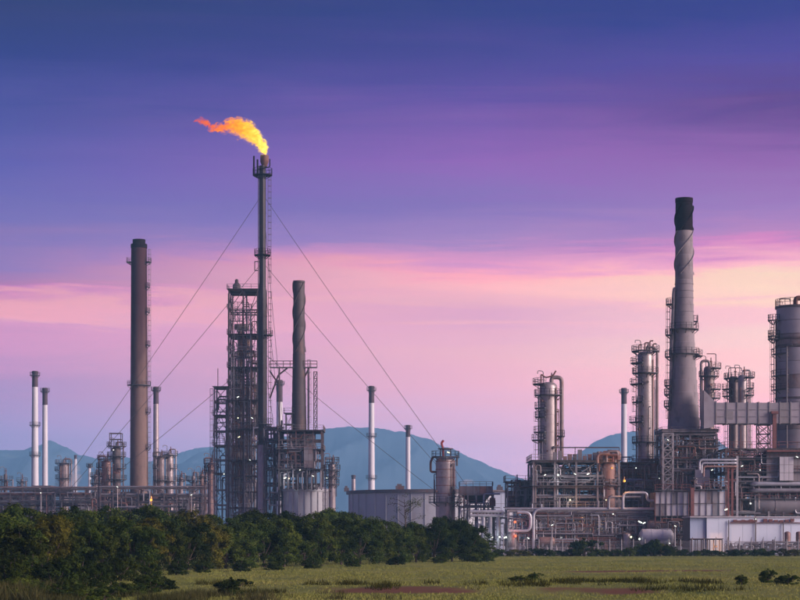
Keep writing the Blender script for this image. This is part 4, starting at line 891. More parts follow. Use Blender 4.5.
ladder(bk, lx, D+4.0, Z(470, D), Z(318, D), -1, 0, m_steelD); pipe(bk, [(lx+.5, D+4.3, Z(460,D)), (lx+.5, D+4.3, Z(317,D)), (X(782,D), D+4.3, Z(317,D))], .18, m_pipeR)
for py in (318, 334, 337): platform(bk, lx, D+4.0, .3, 130, 320, Z(py, D), 1.0, m_steelD)
pipe(bk, [(X(787,D), D+.2, Z(465,D)), (X(787,D), D+.2, Z(345,D)), (X(792,D), D-.3, Z(345,D))], .16, m_pipeD)
for py in (352, 374, 388): platform(bk, bx_, by_, br_, 175, 235, Z(py, D), 1.1, m_steelD)
frame(bk, X(781.5, D), X(814, D), D+.5, D+7, [Z(505, D), Z(488, D), Z(471.5, D)], 3, 1, .4, m_steelD, .4, (), (), rnd)

# panelled furnaces below the chimney
D = 370.0; f1 = thing('furnace', 'left pale ribbed-panel furnace below the tallest chimney', 'furnace', X(672, D), D); rnd = random.Random(61)
def furnace_box(root, a, b, top, bot, D, mats, nx, nz=2):
    panel_wall(root, X(a, D), X(b, D), D+.4, Z(bot, D), Z(top, D), nx, nz, mats, rnd, depth=8)
    for k in range(nx+1): q = X(a+(b-a)*k/nx, D); bar(root, 'buckstay', (q, D+.30, 0), (q, D+.30, Z(top-1.5, D)), .15, m_steelR if k in (0, nx) else m_steel)
    for py in (top-.8, (top+bot)/2, bot): bar(root, 'girt', (X(a-.5, D), D+.12, Z(py, D)), (X(b+.5, D), D+.20, Z(py, D)), .14, m_steelD)
    mb = MB(); mb.box(X(a-1, D), X(b+1, D), D-.9, D+.2, Z(top-1.2, D), Z(top-1.8, D)); part('walkway', mb, m_deck, root); mb = MB(); railing(mb, [(X(a-1, D), D-.85), (X(b+1, D), D-.85)], Z(top-1.8, D), 1.1, .085, 1.4); part('railing', mb, m_steelR, root)
furnace_box(f1, 655.5, 689, 492, 516, D, [m_panel, m_panel, m_panelD], 6)
pipes_fill(f1, X(655, D), X(689, D), D-1.4, D-.6, 1, Z(518, D), 22, rnd, .06, .18, [m_pipe, m_pipeD, m_pipeR])
drum(f1, X(656, D), D-.6, Z(537, D), 1.6, 5.5, 'x', m_panel); drum(f1, X(664, D), D+2, Z(526, D), 1.2, 5, 'x', m_cladD)
lamps(f1, [(631,537,'y',.3),(640,522,'w',.32),(644,523,'w',.24),(639.5,539,'w',.3),(669,543,'w',.2)], D-2)
f2 = thing('furnace', 'right pale ribbed-panel furnace below the tallest chimney', 'furnace', X(710, D), D)
furnace_box(f2, 694, 726, 491, 516, D, [m_panel, m_panelD, m_panel], 5)
pipes_fill(f2, X(693, D), X(727, D), D-1.2, D-.2, Z(490, D), Z(478, D), 14, rnd, .06, .2, [m_pipe, m_pipeD, m_pipeR])
bar(f2, 'column', (X(691.5,D), D-.9, 0), (X(691.5,D), D-.9, Z(488,D)), .7, m_steelR)
lamps(f2, [(726,509.5,'w',.26,60)], D-2)

# pipe header frames
D = 372.0; hd = thing('pipe_header', 'three pale stacked pipes on red posts right of chimney base', 'pipe header', X(715, D), D)
for k, py in enumerate((460, 463.2, 466.6)): pipe(hd, [(X(699+k*2, D), D-.8, Z(py+10, D)), (X(699+k*2, D), D-.8, Z(py, D)), (X(736, D), D-.8, Z(py, D)), (X(736, D), D+4, Z(py, D))], .2, m_pipeL if k < 2 else m_cladR)
for px_, mt in ((732, m_steelR), (737, m_steelL), (728, m_steelR)): bar(hd, 'post', (X(px_, D), D-.2, 0), (X(px_, D), D-.2, Z(456 if px_ > 733 else 466, D)), .42, mt)
for py in (469, 480): bar(hd, 'beam', (X(727.5, D), D-.25, Z(py, D)), (X(737.5, D), D-.25, Z(py, D)), .3, m_steelR)

# right-hand process frame 725-810
D = 380.0; p2 = thing('process_structure', 'dense pipe-filled frame under the duct at right', 'process structure', X(766, D), D); rnd = random.Random(88)
frame(p2, X(726, D), X(812, D), D, D+12, [Z(p, D) for p in (528, 514, 500, 487, 473, 459, 449)], 6, 2, .34, m_steelD, .3, (2, 4, 5), (2, 4, 5, 6), rnd, bmat=m_steel, rmat=m_steelR)
pipes_fill(p2, X(727, D), X(812, D), D-.6, D+5, Z(517, D), Z(449, D), 270, rnd, .045, .22, [m_pipe, m_pipeR, m_pipeD, m_pipeD, m_cladD, m_pipeL])
for py, rr_, mt in ((484, .42, m_pipeL), (490.5, .42, m_pipe)): pipe(p2, [(X(752, D), D+2, Z(py, D)), (X(752, D), D-1, Z(py, D)), (X(812, D), D-1, Z(py, D))], rr_, mt, 'header_pipe', 12)
drum(p2, X(788, D), D+1.5, Z(505, D), 2.2, 13, 'x', m_panelD); drum(p2, X(740, D), D+3, Z(505, D), 1.2, 5, 'x', m_cladD); drum(p2, X(745, D), D+3, Z(465, D), 1.0, 4, 'x', m_cladD); drum(p2, X(756, D), D+3, Z(477, D), 1.0, 4, 'x', m_cladR)
panel_wall(p2, X(766, D), X(813, D), D-.4, Z(481, D), Z(452.5, D), 6, 2, [m_panelD], rnd, depth=5)
panel_wall(p2, X(778, D), X(792, D), D-1.6, Z(481, D), Z(457, D), 3, 3, [m_panel], rnd, depth=1.6)
mb = MB(); mb.box(X(765, D), X(813, D), D-2.0, D+4.8, Z(452.2, D), Z(450.6, D)); part('roof', mb, m_steelR, p2)
lamps(p2, [(750.5,503.5,'w',.22,40),(797,457,'w',.2),(742,466,'w',.18),(760,470,'w',.16)], D-2.2)

# lower front pipe rack 475-690
rnd = random.Random(303); D = 374.0
r1_ = pipe_rack('long grey pipe rack in front of the open frame', X(508, D), X(690, D), D, D+5, [Z(536, D), Z(518.5, D), Z(510.5, D)], 18, 8, rnd, m_steelL, .2, mats=[m_pipe, m_pipe, m_pipeL, m_cladD, m_pipeL, m_pipeR, m_pipeD])
pipes_fill(r1_, X(508, D), X(690, D), D-1.0, D-.2, .8, Z(512, D), 250, rnd, .045, .17, [m_pipe, m_pipeL, m_pipe, m_pipeR, m_pipeD, m_pipeD], .5)
pipe(r1_, [(X(533,D), D-1.3, .6), (X(533,D), D-1.3, Z(509,D)), (X(690,D), D-1.3, Z(509,D))], .30, m_pipeL, 'main_pipe', 12, 1.6)
pipe(r1_, [(X(508,D), D-1.6, Z(531,D)), (X(530,D), D-1.6, Z(531,D)), (X(530,D), D-1.6, Z(512.5,D)), (X(517,D), D-1.6, Z(512.5,D))], .30, m_pipeL, 'main_pipe', 12, 1.2)
pipe(r1_, [(X(622,D), D-1.8, Z(509,D)), (X(622,D), D-1.8, Z(493,D)), (X(646,D), D-1.8, Z(493,D)), (X(646,D), D-1.8, Z(501,D)), (X(658,D), D-1.8, Z(501,D))], .27, m_pipeL, 'main_pipe', 12, 1.0)
pipe(r1_, [(X(608,D), D-1.5, Z(509,D)), (X(608,D), D-1.5, Z(497,D)), (X(640,D), D-1.5, Z(497,D))], .26, m_pipe, 'main_pipe', 10)
for px_, py in ((512,540),(546,541),(626,541),(650,540),(676,538)): drum(r1_, X(px_, D), D-1.5, Z(py, D), .8, 2.6, rnd.choice('xz'), rnd.choice([m_clad, m_cladD, m_cladR]))
for px_ in range(540, 690, 9):
    q = X(px_+rnd.uniform(-3, 3), D); h = rnd.uniform(1.0, 2.2); mb = MB(); mb.box(q-.5, q+.5, D-2.2, D-1.5, 0, h*.5); mb.lathe(q, D-1.85, [(.34, h*.5), (.34, h), (.15, h+.2), (.15, h+.5)], 8); part('pump', mb, rnd.choice([m_steelD, m_pipeR, m_panelD, m_pipe]), r1_)
lamps(r1_, [(515,522,'r',.34,40),(515.5,536,'r',.34,40),(624.5,481,'o',.3,400),(528,538,'w',.22),(505,537.5,'w',.3,60),(613,514,'w',.18)], D-2.4)
# pipe bridge 475-508
D = 376.0; pb = thing('pipe_bridge', 'pale pipe loop on thick round legs beside the trees', 'pipe bridge', X(490, D), D)
for px_ in (483.5, 490.5, 498): pipe(pb, [(X(px_, D), D, 0), (X(px_, D), D, Z(514, D))], .38, m_pipeL, 'leg', 12)
pipe(pb, [(X(470, D), D-.3, Z(511.5, D)), (X(503, D), D-.3, Z(511.5, D)), (X(503, D), D-.3, Z(515.5, D)), (X(470, D), D-.3, Z(515.5, D))], .30, m_pipeL, 'loop_pipe', 10, .8)
bar(pb, 'beam', (X(478, D), D+.9, Z(513, D)), (X(508, D), D+.9, Z(513, D)), .3, m_steelL)
for k in range(9): q = X(473+k*3.4, D); mb = MB(); mb.box(q-.15, q+.15, D-.45, D-.1, Z(515, D), Z(512, D)); part('pipe_clamp', mb, m_steelD, pb)
pipes_fill(pb, X(478, D), X(508, D), D+1, D+3, .5, Z(514, D), 14, rnd, .08, .2, [m_pipe, m_pipeL, m_pipeD])
lamps(pb, [(486.5,537.5,'w',.24,40),(492,537.5,'w',.2),(499.5,537,'w',.28,60),(506.5,537.5,'w',.2)], D-.9)

# white building
D = 356.0; wb = thing('warehouse', 'long white sheet-metal building with pale blue left end', 'building', X(745, D), D); rnd = random.Random(9)
zt = Z(517.5, D)
panel_wall(wb, X(690.5, D), X(706.5, D), D+.5, 0, zt-.05, 2, 1, [m_bldgB], rnd, gap=.015, depth=9)
panel_wall(wb, X(706.7, D), X(815, D), D, 0, zt, 9, 1, [m_bldg], rnd, gap=.015, depth=9.5)
mb = MB(); mb.box(X(689.8, D), X(816, D), D-.25, D+10, zt, zt+.22); part('roof', mb, m_panel, wb)
mb = MB(); mb.box(X(730, D), X(815, D), D-.3, D-.08, Z(523, D), Z(522.3, D)); part('gutter', mb, m_steelR, wb)
for a, b in ((735, 755), (765, 792)):
    for k in range(6): q = X(a+(b-a)*k/5, D); mb = MB(); mb.box(q-.35, q+.35, D-.35, D-.05, Z(521.8, D), Z(519.6+rnd.uniform(-1, 1), D)); part('bracket', mb, m_steelR, wb)
for px_ in (755.5, 728.5, 783): pipe(wb, [(X(px_, D), D-.25, .2), (X(px_, D), D-.25, Z(520, D))], .1, m_steelD, 'downpipe')
lamps(wb, [(716,546.5,'o',.16,120)], D-1.6)
# loading canopy and yard gear before it
D = 352.0; cn = thing('canopy_frame', 'low dark canopy frame before the white building', 'canopy', X(706, D), D)
frame(cn, X(691, D), X(722, D), D, D+2.5, [Z(539.5, D)], 5, 1, .18, m_steelD, 0, (), (), rnd); mb = MB(); mb.box(X(690, D), X(723, D), D-.4, D+2.9, Z(539.2, D), Z(538.4, D)); part('roof', mb, m_steelD, cn)
def small_pump(label, px, h, w, mat):
    root = thing('pump_set', label, 'pump', X(px, D), D); q = X(px, D)
    mb = MB(); mb.box(q-w*.6, q+w*.6, D-.5, D+.5, 0, .3); part('skid', mb, m_steelD, root)
    mb = MB(); mb.lathe(q, D, [(w*.4, .3), (w*.42, h*.6), (w*.25, h*.7), (w*.25, h*.9), (w*.08, h)], 10); part('motor', mb, mat, root, True)
    mb = MB(); mb.tube(round_poly([(q+w*.3, D, .5), (q+w*.8, D, .5), (q+w*.8, D, h*.8)], .2), .1, 6); part('pipe', mb, m_pipe, root, True)
rnd = random.Random(66)
yc_ = thing('pump_manifold', 'low tangle of small pipes and valves before the white building', 'pipework', X(750, D), D-1)
pipes_fill(yc_, X(724, D), X(812, D), D-1.6, D-.6, .2, 2.6, 46, rnd, .05, .12, [m_steelD, m_pipeD, m_pipeD, m_pipe], .6)
for k in range(20):
    q = X(724+k*4.4+rnd.uniform(-1.5, 1.5), D); h = rnd.uniform(1.0, 2.6); mb = MB(); mb.box(q-.12, q+.12, D-1.9, D-1.66, 0, h); mb.box(q-.3*rnd.random()-.15, q+.3, D-1.95, D-1.6, h*.6, h*.85); part('valve_post', mb, rnd.choice([m_steelD, m_pipeD, m_panelD]), yc_)
small_pump('small upright pump just right of the low canopy', 731, 2.4, 1.0, m_steelD); small_pump('boxy dark pump between canopy and tall lamp post', 741, 1.9, 1.8, m_panelD)
small_pump('squat pump beside the dark post on white building', 750, 2.2, 1.4, m_cladD); small_pump('pump right of the dark post on white building', 762, 2.7, 1.2, m_steelD); small_pump('slim tall pump near the brown upright drums', 773, 3.0, .8, m_pipeD)
for px_, lab in ((788.5, 'brown upright drum before the white building'), (800, 'brown upright drum cut by the right edge')):
    dr = thing('upright_drum', lab, 'drum', X(px_, D), D+1); drum(dr, X(px_, D), D+1, 2.6, .58, 3.2, 'z', m_cladR, 'shell')
def mast(label, px, D, top, mat, arm=0):
    root = thing('lamp_post', label, 'lamp post', X(px, D), D); q = X(px, D)
    part('pole', MB().tube([(q, D, 0), (q, D, Z(top, D))], [.13, .08], 8), mat, root)
    lamp(root, q, D-.2, Z(top, D)-.2, 'w', .16)
mast('tall dark lamp post standing before the white building', 755.5, 352.5, 518, m_steelD)
mast('thin pale lamp post left of the white building', 675, 350, 525, m_steelL); mast('thin pale lamp post under the ringed column', 552, 350, 524, m_steelL)
mast('lamp post rising from the trees below two white stacks', 41, 400, 492, m_steelL); mast('lamp post rising from trees left of brown chimney', 117.5, 420, 486, m_steelL); mast('lamp post rising from trees right of brown chimney', 191.5, 420, 494, m_steelL)
sl = thing('lamp_post', 'glowing orange lamp post below the brown chimney', 'lamp post', X(151.5, 420), 420)
part('pole', MB().tube([(X(151.5,420), 420, 0), (X(151.5,420), 420, Z(498,420))], [.13,.08], 8), m_steelD, sl); lamp(sl, X(151.5,420), 419.5, Z(500,420), 'o', .42, 1200)
# ------------------------------------------------------------------ fence along the plant
import numpy as np
D = 347.0; fe = thing('chain_link_fence', 'long chain-link fence along the plant edge behind the shrubs', 'fence', X(640, D), D); fx0, fx1 = X(468, D), X(822, D); nf = 30
mbp = MB(); mbp.lathe(0, 0, [(.11, 0), (.10, 3.0), (.05, 3.06)], 8); mbp.bar((0, 0, 2.95), (0, -.45, 3.4), .09); me_post = mesh_of('post', mbp, m_post)
for k in range(nf+1):
    o = bpy.data.objects.new('post', me_post); COL.objects.link(o); o.parent = fe; o.location = (fx0+(fx1-fx0)*k/nf-fe.location.x, 0, 0)
w_ = (fx1-fx0)/nf; mbw = MB(); sp = .22
n = int(w_/sp)
for k in range(-11, n+1):
    for s in (0, 1):
        a = k*sp; xa, xb_ = (a, a+2.5) if s == 0 else (a+2.5, a)
        z0_, z1_ = .1, 2.6; lo, hi = max(0, min(a, a+2.5)), min(w_, a+2.5)
        if lo >= hi: continue
        f = lambda xx: z0_+(z1_-z0_)*((xx-xa)/(xb_-xa)); mbw.bar((lo, .02*s, f(lo)), (hi, .02*s, f(hi)), .012, 3)
for z in (.1, 1.35, 2.6): mbw.bar((0, .01, z), (w_, .01, z), .04)
me_w = mesh_of('wire_mesh', mbw, m_steelL)
for k in range(nf):
    o = bpy.data.objects.new('wire_mesh', me_w); COL.objects.link(o); o.parent = fe; o.location = (fx0+w_*k-fe.location.x, 0, 0)

# ------------------------------------------------------------------ vegetation
def leaf_mat(name, c1, c2, c3):
    m = bpy.data.materials.new(name); m.use_nodes = True; t_ = m.node_tree; t_.nodes.clear()
    at = t_.nodes.new('ShaderNodeAttribute'); at.attribute_name = 'tint'
    r = t_.nodes.new('ShaderNodeValToRGB'); e = r.color_ramp.elements
    e[0].position = 0; e[0].color = (*c1, 1); e[1].position = 1; e[1].color = (*c3, 1); q = e.new(.55); q.color = (*c2, 1)
    t_.links.new(at.outputs['Fac'], r.inputs[0])
    oi = t_.nodes.new('ShaderNodeObjectInfo'); hs = t_.nodes.new('ShaderNodeHueSaturation'); t_.links.new(r.outputs[0], hs.inputs['Color'])
    mr = t_.nodes.new('ShaderNodeMapRange'); mr.inputs[3].default_value = .42; mr.inputs[4].default_value = 1.22; t_.links.new(oi.outputs['Random'], mr.inputs[0]); t_.links.new(mr.outputs[0], hs.inputs['Value'])
    d = t_.nodes.new('ShaderNodeBsdfDiffuse'); tr = t_.nodes.new('ShaderNodeBsdfTranslucent'); mx_ = t_.nodes.new('ShaderNodeMixShader'); mx_.inputs[0].default_value = .25
    t_.links.new(hs.outputs[0], d.inputs[0]); t_.links.new(hs.outputs[0], tr.inputs[0]); t_.links.new(d.outputs[0], mx_.inputs[1]); t_.links.new(tr.outputs[0], mx_.inputs[2])
    o = t_.nodes.new('ShaderNodeOutputMaterial'); t_.links.new(mx_.outputs[0], o.inputs[0]); return m
leafs = [leaf_mat('leaf_dark', (.024,.046,.008), (.055,.088,.016), (.115,.148,.028)),
         leaf_mat('leaf_mid', (.036,.062,.008), (.082,.115,.018), (.155,.180,.032)),
         leaf_mat('leaf_olive', (.060,.072,.010), (.130,.130,.020), (.21,.19,.032))]
def leaf_mesh(name, centers, radii, nleaf, size, seed, mat, outw=None):
    """leaf blades spread through the clumps' volume, denser towards the clump skins"""
    R_ = np.random.default_rng(seed); C = np.repeat(np.array(centers), nleaf, 0); rad = np.repeat(np.array(radii), nleaf)
    n = len(C); d = R_.normal(size=(n, 3)); d /= np.linalg.norm(d, axis=1)[:, None]
    rr = rad*(R_.random(n)**.55)*(1+.5*(R_.random(n) > .86)); p = C+d*rr[:, None]*np.array([1.1, 1.1, .85])
    nrm = d*.55+R_.normal(size=(n, 3))*.55+np.array([0, 0, .35])+(np.repeat(np.array(outw), nleaf, 0)*.55 if outw is not None else 0); nrm /= np.linalg.norm(nrm, axis=1)[:, None]
    u = np.cross(nrm, R_.normal(size=(n, 3))); u /= np.linalg.norm(u, axis=1)[:, None]; v = np.cross(nrm, u)
    s = size*(.6+.8*R_.random(n))[:, None]
    V = np.empty((n, 4, 3)); V[:, 0] = p-u*s; V[:, 1] = p+v*s*.5+nrm*s*.12; V[:, 2] = p+u*s; V[:, 3] = p-v*s*.5+nrm*s*.12
    me = bpy.data.meshes.new(name); me.vertices.add(4*n); me.vertices.foreach_set('co', V.reshape(-1).astype(np.float32))
    me.loops.add(4*n); me.loops.foreach_set('vertex_index', np.arange(4*n, dtype=np.int32)); me.polygons.add(n)
    me.polygons.foreach_set('loop_start', np.arange(0, 4*n, 4, dtype=np.int32)); me.update(calc_edges=True)
    ct = np.repeat(R_.random(len(centers)), nleaf)*.65+R_.random(n)*.35
    a = me.attributes.new('tint', 'FLOAT', 'POINT'); a.data.foreach_set('value', np.repeat(ct, 4).astype(np.float32))
    me.materials.append(mat); return me
def tree_variant(seed, mat, h=6.0, w=5.6, low=.9, leaf=.12, nl=130, nclump=125):
    rn = random.Random(seed); lobes = []
    for k in range(rn.randint(6, 8)):
        a = k*2.4+rn.uniform(-.4, .4); q = rn.uniform(.15, .34)*w; z = rn.uniform(.38, .80)*h
        lobes.append((q*math.cos(a), q*math.sin(a), z, rn.uniform(.18, .27)*w))
    lobes.append((rn.uniform(-.4, .4), rn.uniform(-.4, .4), h*.80, w*.22)); lobes.append((0, 0, h*.5, w*.30))
    cs, rs, ow = [], [], []
    for k in range(nclump):
        L = rn.choice(lobes); a = rn.uniform(0, 6.283); b = math.asin(rn.uniform(-.55, 1)); q = L[3]*rn.uniform(.65, 1.0)
        c = (L[0]+q*math.cos(a)*math.cos(b), L[1]+q*math.sin(a)*math.cos(b), max(low, L[2]+q*math.sin(b)*.9)); cs.append(c); rs.append(rn.uniform(.22, .62)*w/5.6); ow.append((math.cos(a)*math.cos(b), math.sin(a)*math.cos(b), math.sin(b)))
    for k in range(16):
        a = rn.uniform(0, 6.283); q = rn.uniform(.2, .42)*w; cs.append((q*math.cos(a), q*math.sin(a), rn.uniform(low*.5, h*.4))); rs.append(rn.uniform(.4, .7)*w/5.6); ow.append((math.cos(a), math.sin(a), -.1))
    crown = leaf_mesh('crown', cs, rs, nl, leaf, seed, mat, ow)
    mb = MB(); mb.tube([(0, 0, -.4), (.05, 0, h*.15), (-.06, .05, h*.32), (.05, 0, h*.5)], [.19, .15, .12, .07], 7)
    for L in lobes:
        mb.tube([(0, 0, h*rn.uniform(.14, .34)), (L[0]*.5, L[1]*.5, L[2]*.62), (L[0], L[1], L[2]), (L[0]*1.15, L[1]*1.15, L[2]+L[3]*.6)], [.09, .07, .045, .015], 5)
    trunk = mesh_of('trunk', mb, m_bark, smooth=True); return crown, trunk
VAR = [tree_variant(100+i, leafs[i % 3], 6.0, (5.6, 5.0, 5.2, 6.2, 4.8, 5.6)[i]) for i in range(6)]
BUSH = [tree_variant(200+i, leafs[(0, 1, 0, 2)[i]], 2.4, 3.4, .35, .085, 120, 60) for i in range(4)]
def plant(variant, name, parts_, label, cat, x, y, z, sx, sz, rot, group):
    o = thing(name, label, cat, x, y, z, group); o.rotation_euler = (0, 0, rot); o.scale = (sx, sx, sz)
    for nm, me in zip(parts_, variant):
        c = bpy.data.objects.new(nm, me); COL.objects.link(c); c.parent = o
    return o
LAND = [(139, 'the brown chimney'), (262, 'the flare stack'), (371, 'the white stack with ring'), (446, 'the stout clad vessel')]
ORD = ['first', 'second', 'third', 'fourth', 'fifth', 'sixth', 'seventh', 'eighth', 'ninth', 'tenth', 'eleventh', 'twelfth', 'thirteenth', 'fourteenth', 'fifteenth', 'sixteenth', 'seventeenth', 'eighteenth', 'nineteenth', 'twentieth']
def ordinal_labels(pxs, fmt, land):
    """position word for each sorted px: n-th left/right of the nearest landmark"""
    out = {}
    near = {p: min(land, key=lambda L: abs(L[0]-p)) for p in pxs}
    for L in land:
        left = sorted([p for p in pxs if near[p] is L and p < L[0]], reverse=True); right = sorted([p for p in pxs if near[p] is L and p >= L[0]])
        for s, lst in (('left', left), ('right', right)):
            for i, p in enumerate(lst): out[p] = fmt % (ORD[i], s, L[1])
    return out
rnd = random.Random(55)
# (px, top row, distance) : front belt and the belt behind it
front = [(4,508,132,0),(24,520,128,1),(44,512,138,2),(63,518,146,1),(82,512,150,0),(101,520,150,1),(117,512,160,1),(134,518,158,0),(151,514,170,2),(169,516,178,1),(188,520,182,0),(207,518,186,2),(226,522,190,1),(246,518,192,0),(264,514,196,0),(284,516,200,1),(304,514,204,0),(322,514,208,1),(341,514,214,0),(360,518,220,0),(379,522,224,1),(398,526,230,0),(416,524,236,1),(434,520,242,0),(452,519,248,0),(468,524,252,0),(480,536,254,3)]
back = [(12,499,178,0),(34,503,190,1),(60,503,196,0),(86,506,205,1),(112,503,212,0),(128,507,218,2),(150,500.5,214,0),(176,509,222,1),(188,506,226,2),(212,511,232,1),(236,512,236,0),(257,506,238,0),(274,509,242,1),(296,509,246,0),(316,508,252,1),(332,504.5,256,0),(350,509,260,1),(372,513,266,0),(392,519,272,1),(412,519,276,0),(438,514,282,1),(460,514,286,0)]
for row, nm in ((front, 'front'), (back, 'rear')):
    labs = ordinal_labels([p[0] for p in row], 'bushy tree in the '+nm+' belt, %s %s of %s', LAND)
    for px_, top_, D, kind in row:
        z0_ = field_z(X(px_, D), D)-.1; hh = Z(top_, D)-z0_
        v = {0: (0, 3), 1: (1, 4), 2: (2, 5), 3: (0, 3)}[kind][rnd.randrange(2)]
        wv = max(.82, min(1.35, hh/6.0))*rnd.uniform(.92, 1.12)
        plant(VAR[v], 'tree', ('crown', 'trunk'), labs[px_], 'tree', X(px_, D), D, z0_, wv, hh/6.35, rnd.uniform(0, 6.28), 'trees in the belt before the plant')
# lower bushes at the foot of the belt and at the left foreground
feet = [(8,556,116),(30,552,121),(55,556,118),(78,560,122),(98,562,126),(20,574,109),(44,582,106),(66,578,110),(88,584,107),(112,580,110),(136,582,114),(10,588,103),(32,590,103),(58,590,103),(80,592,103),(104,591,104),(160,578,120),(120,556,138),(146,560,146),(176,560,160),(204,561,170),(240,560,176),(275,560,184),(312,560,190),(352,558,202),(396,556,214),(440,556,228),(474,552,238),(488,552,248)]
labs = ordinal_labels([p[0] for p in feet], 'low bush at the belt foot, %s %s of %s', LAND)
for px_, top_, D in feet:
    z0_ = field_z(X(px_, D), D)-.05; hh = max(.9, Z(top_, D)-z0_)
    plant(BUSH[rnd.randrange(3)], 'bush', ('foliage', 'stem'), labs[px_], 'bush', X(px_, D), D, z0_, max(.6, hh/2.4)*rnd.uniform(.95, 1.25), hh/2.5, rnd.uniform(0, 6.28), 'bushes at the foot of the tree belt')
LAND2 = [(548, 'the wide ringed column'), (646, 'the tall clustered column'), (687, 'the tallest chimney'), (742, 'the paired columns')]
shr = [(500,548,335),(512,549,336),(524,550,333),(536,547,337),(549,549,334),(562,550,335),(573,549,333),(584,538,334),(596,548,336),(607,549,332),(618,549,335),(629,547,333),(640,544,336),(651,539,334),(660,543,335),(669,545,333),(681,549,336),(694,550,334),(707,549,336),(719,550,333),(731,549,335),(744,549,334),(757,548,336),(770,550,333),(784,548,335),(797,549,334)]
labs = ordinal_labels([p[0] for p in shr], 'low shrub along the fence, %s %s of %s', LAND2)
for px_, top_, D in shr:
    hh = max(.9, Z(top_, D)-.05); plant(BUSH[rnd.randrange(4)], 'shrub', ('foliage', 'stem'), labs[px_], 'shrub', X(px_, D), D+rnd.uniform(-2, 2), .0, max(.75, hh/2.6)*rnd.uniform(1.0, 1.4), hh/2.5, rnd.uniform(0, 6.28), 'shrubs along the plant fence')
for px_, base_, w_, h_, lab in ((232,592,1.0,.85,'lone weedy bush on the bank at lower left'),(788,586,.85,.55,'wide low weed patch in the field at right'),(768,584,.6,.75,'taller dark weed clump in the right field'),(742,586,.45,.5,'small weed clump left of the taller clump'),(520,583,.8,.35,'low weed clump on the bank above the red earth'),(535,582,.5,.5,'small upright weed beside the bank clump'),(150,590,1.1,.9,'weedy bush at the end of the left belt')):
    D = 6800/(base_-536)*.93; plant(BUSH[rnd.randrange(3)], 'weed_bush', ('foliage', 'stem'), lab, 'bush', X(px_, D), D, field_z(X(px_, D), D)-.03, w_*.62, h_*.55, rnd.uniform(0, 6), None)
# thin bare tree above the belt
rn = random.Random(3); D = 268; bx = X(405, D); bt_ = thing('sparse_tree', 'thin sparse tree poking above the belt before the storage tank', 'tree', bx, D)
mb = MB(); tips = []; zt = Z(496, D)
mb.tube([(bx, D, 0), (bx+.1, D, zt*.5), (bx-.1, D, zt*.95)], [.14, .09, .03], 6)
for k in range(16):
    z = zt*rn.uniform(.45, .9); a = rn.uniform(0, 6.28); L = rn.uniform(.9, 2.6); tip = (bx+L*math.cos(a), D+L*math.sin(a)*.7, z+rn.uniform(.4, 1.6)); mb.tube([(bx, D, z), (bx+L*.5*math.cos(a), D+L*.35*math.sin(a), z+.5), tip], [.05, .035, .012], 4); tips.append(tip)
part('trunk', mb, m_bark, bt_)
cr_ = leaf_mesh('crown', [Vector(t_)-bt_.location for t_ in tips]+[Vector((bx-.1, D, zt))-bt_.location], [.6]*(len(tips)+1), 34, .09, 5, leafs[1]); o = bpy.data.objects.new('crown', cr_); COL.objects.link(o); o.parent = bt_

# grass: real blades over the visible field
def blade_field(name, pts, hts, seed, mat, label, nb=4, spread=.12, wid=.018):
    R_ = np.random.default_rng(seed); P = np.repeat(np.array(pts), nb, 0); h = np.repeat(np.array(hts), nb); n = len(P)
    P[:, :2] += R_.normal(size=(n, 2))*spread; a = R_.random(n)*6.283; ln = R_.normal(size=(n, 2))*.35; h = h*(.6+.7*R_.random(n))
    V = np.empty((n, 3, 3)); wv = wid*(1+h)[:, None]
    V[:, 0] = P; V[:, 0, 0] -= np.cos(a)*wv[:, 0]; V[:, 0, 1] -= np.sin(a)*wv[:, 0]
    V[:, 1] = P; V[:, 1, 0] += np.cos(a)*wv[:, 0]; V[:, 1, 1] += np.sin(a)*wv[:, 0]
    V[:, 2] = P; V[:, 2, 0] += ln[:, 0]*h; V[:, 2, 1] += ln[:, 1]*h; V[:, 2, 2] += h
    me = bpy.data.meshes.new(name); me.vertices.add(3*n); me.vertices.foreach_set('co', V.reshape(-1).astype(np.float32)); me.loops.add(3*n); me.loops.foreach_set('vertex_index', np.arange(3*n, dtype=np.int32)); me.polygons.add(n)
    me.polygons.foreach_set('loop_start', np.arange(0, 3*n, 3, dtype=np.int32)); me.update(calc_edges=True)
    at = me.attributes.new('tint', 'FLOAT', 'POINT'); big = np.array([mnoise.noise(Vector((p[0]*.10, p[1]*.05, 9)))*.5+.5 for p in pts]); tt = np.repeat(big, nb)*.6+R_.random(n)*.4
    at.data.foreach_set('value', np.repeat(tt, 3).astype(np.float32)); me.materials.append(mat)
    o = bpy.data.objects.new(name, me); COL.objects.link(o); o['kind'] = 'stuff'; o['label'] = label; o['category'] = 'grass'; return o
m_grass = leaf_mat('grass_blades', (.15,.19,.04), (.30,.32,.08), (.48,.43,.15)); m_dry = leaf_mat('dry_grass', (.04,.055,.015), (.09,.09,.03), (.20,.16,.07))
pts, hts = [], []; rn = random.Random(71)
while len(pts) < 60000:
    y = 98+(344-98)*rn.random()**1.25; x = rn.uniform(-.235, .235)*y
    if soil_mask(x, y) > .12+rn.random()*.5: continue
    pts.append((x, y, field_z(x, y)-.01)); hts.append(.055+.09*max(0, mnoise.noise(Vector((x*.15, y*.06, 2)))+.3)*rn.uniform(.5, 1.6)+(.10 if rn.random() < .04 else 0))
blade_field('grass', pts, hts, 1, m_grass, 'short yellow-green grass of the field', 5, .18, .030)
pts, hts = [], []
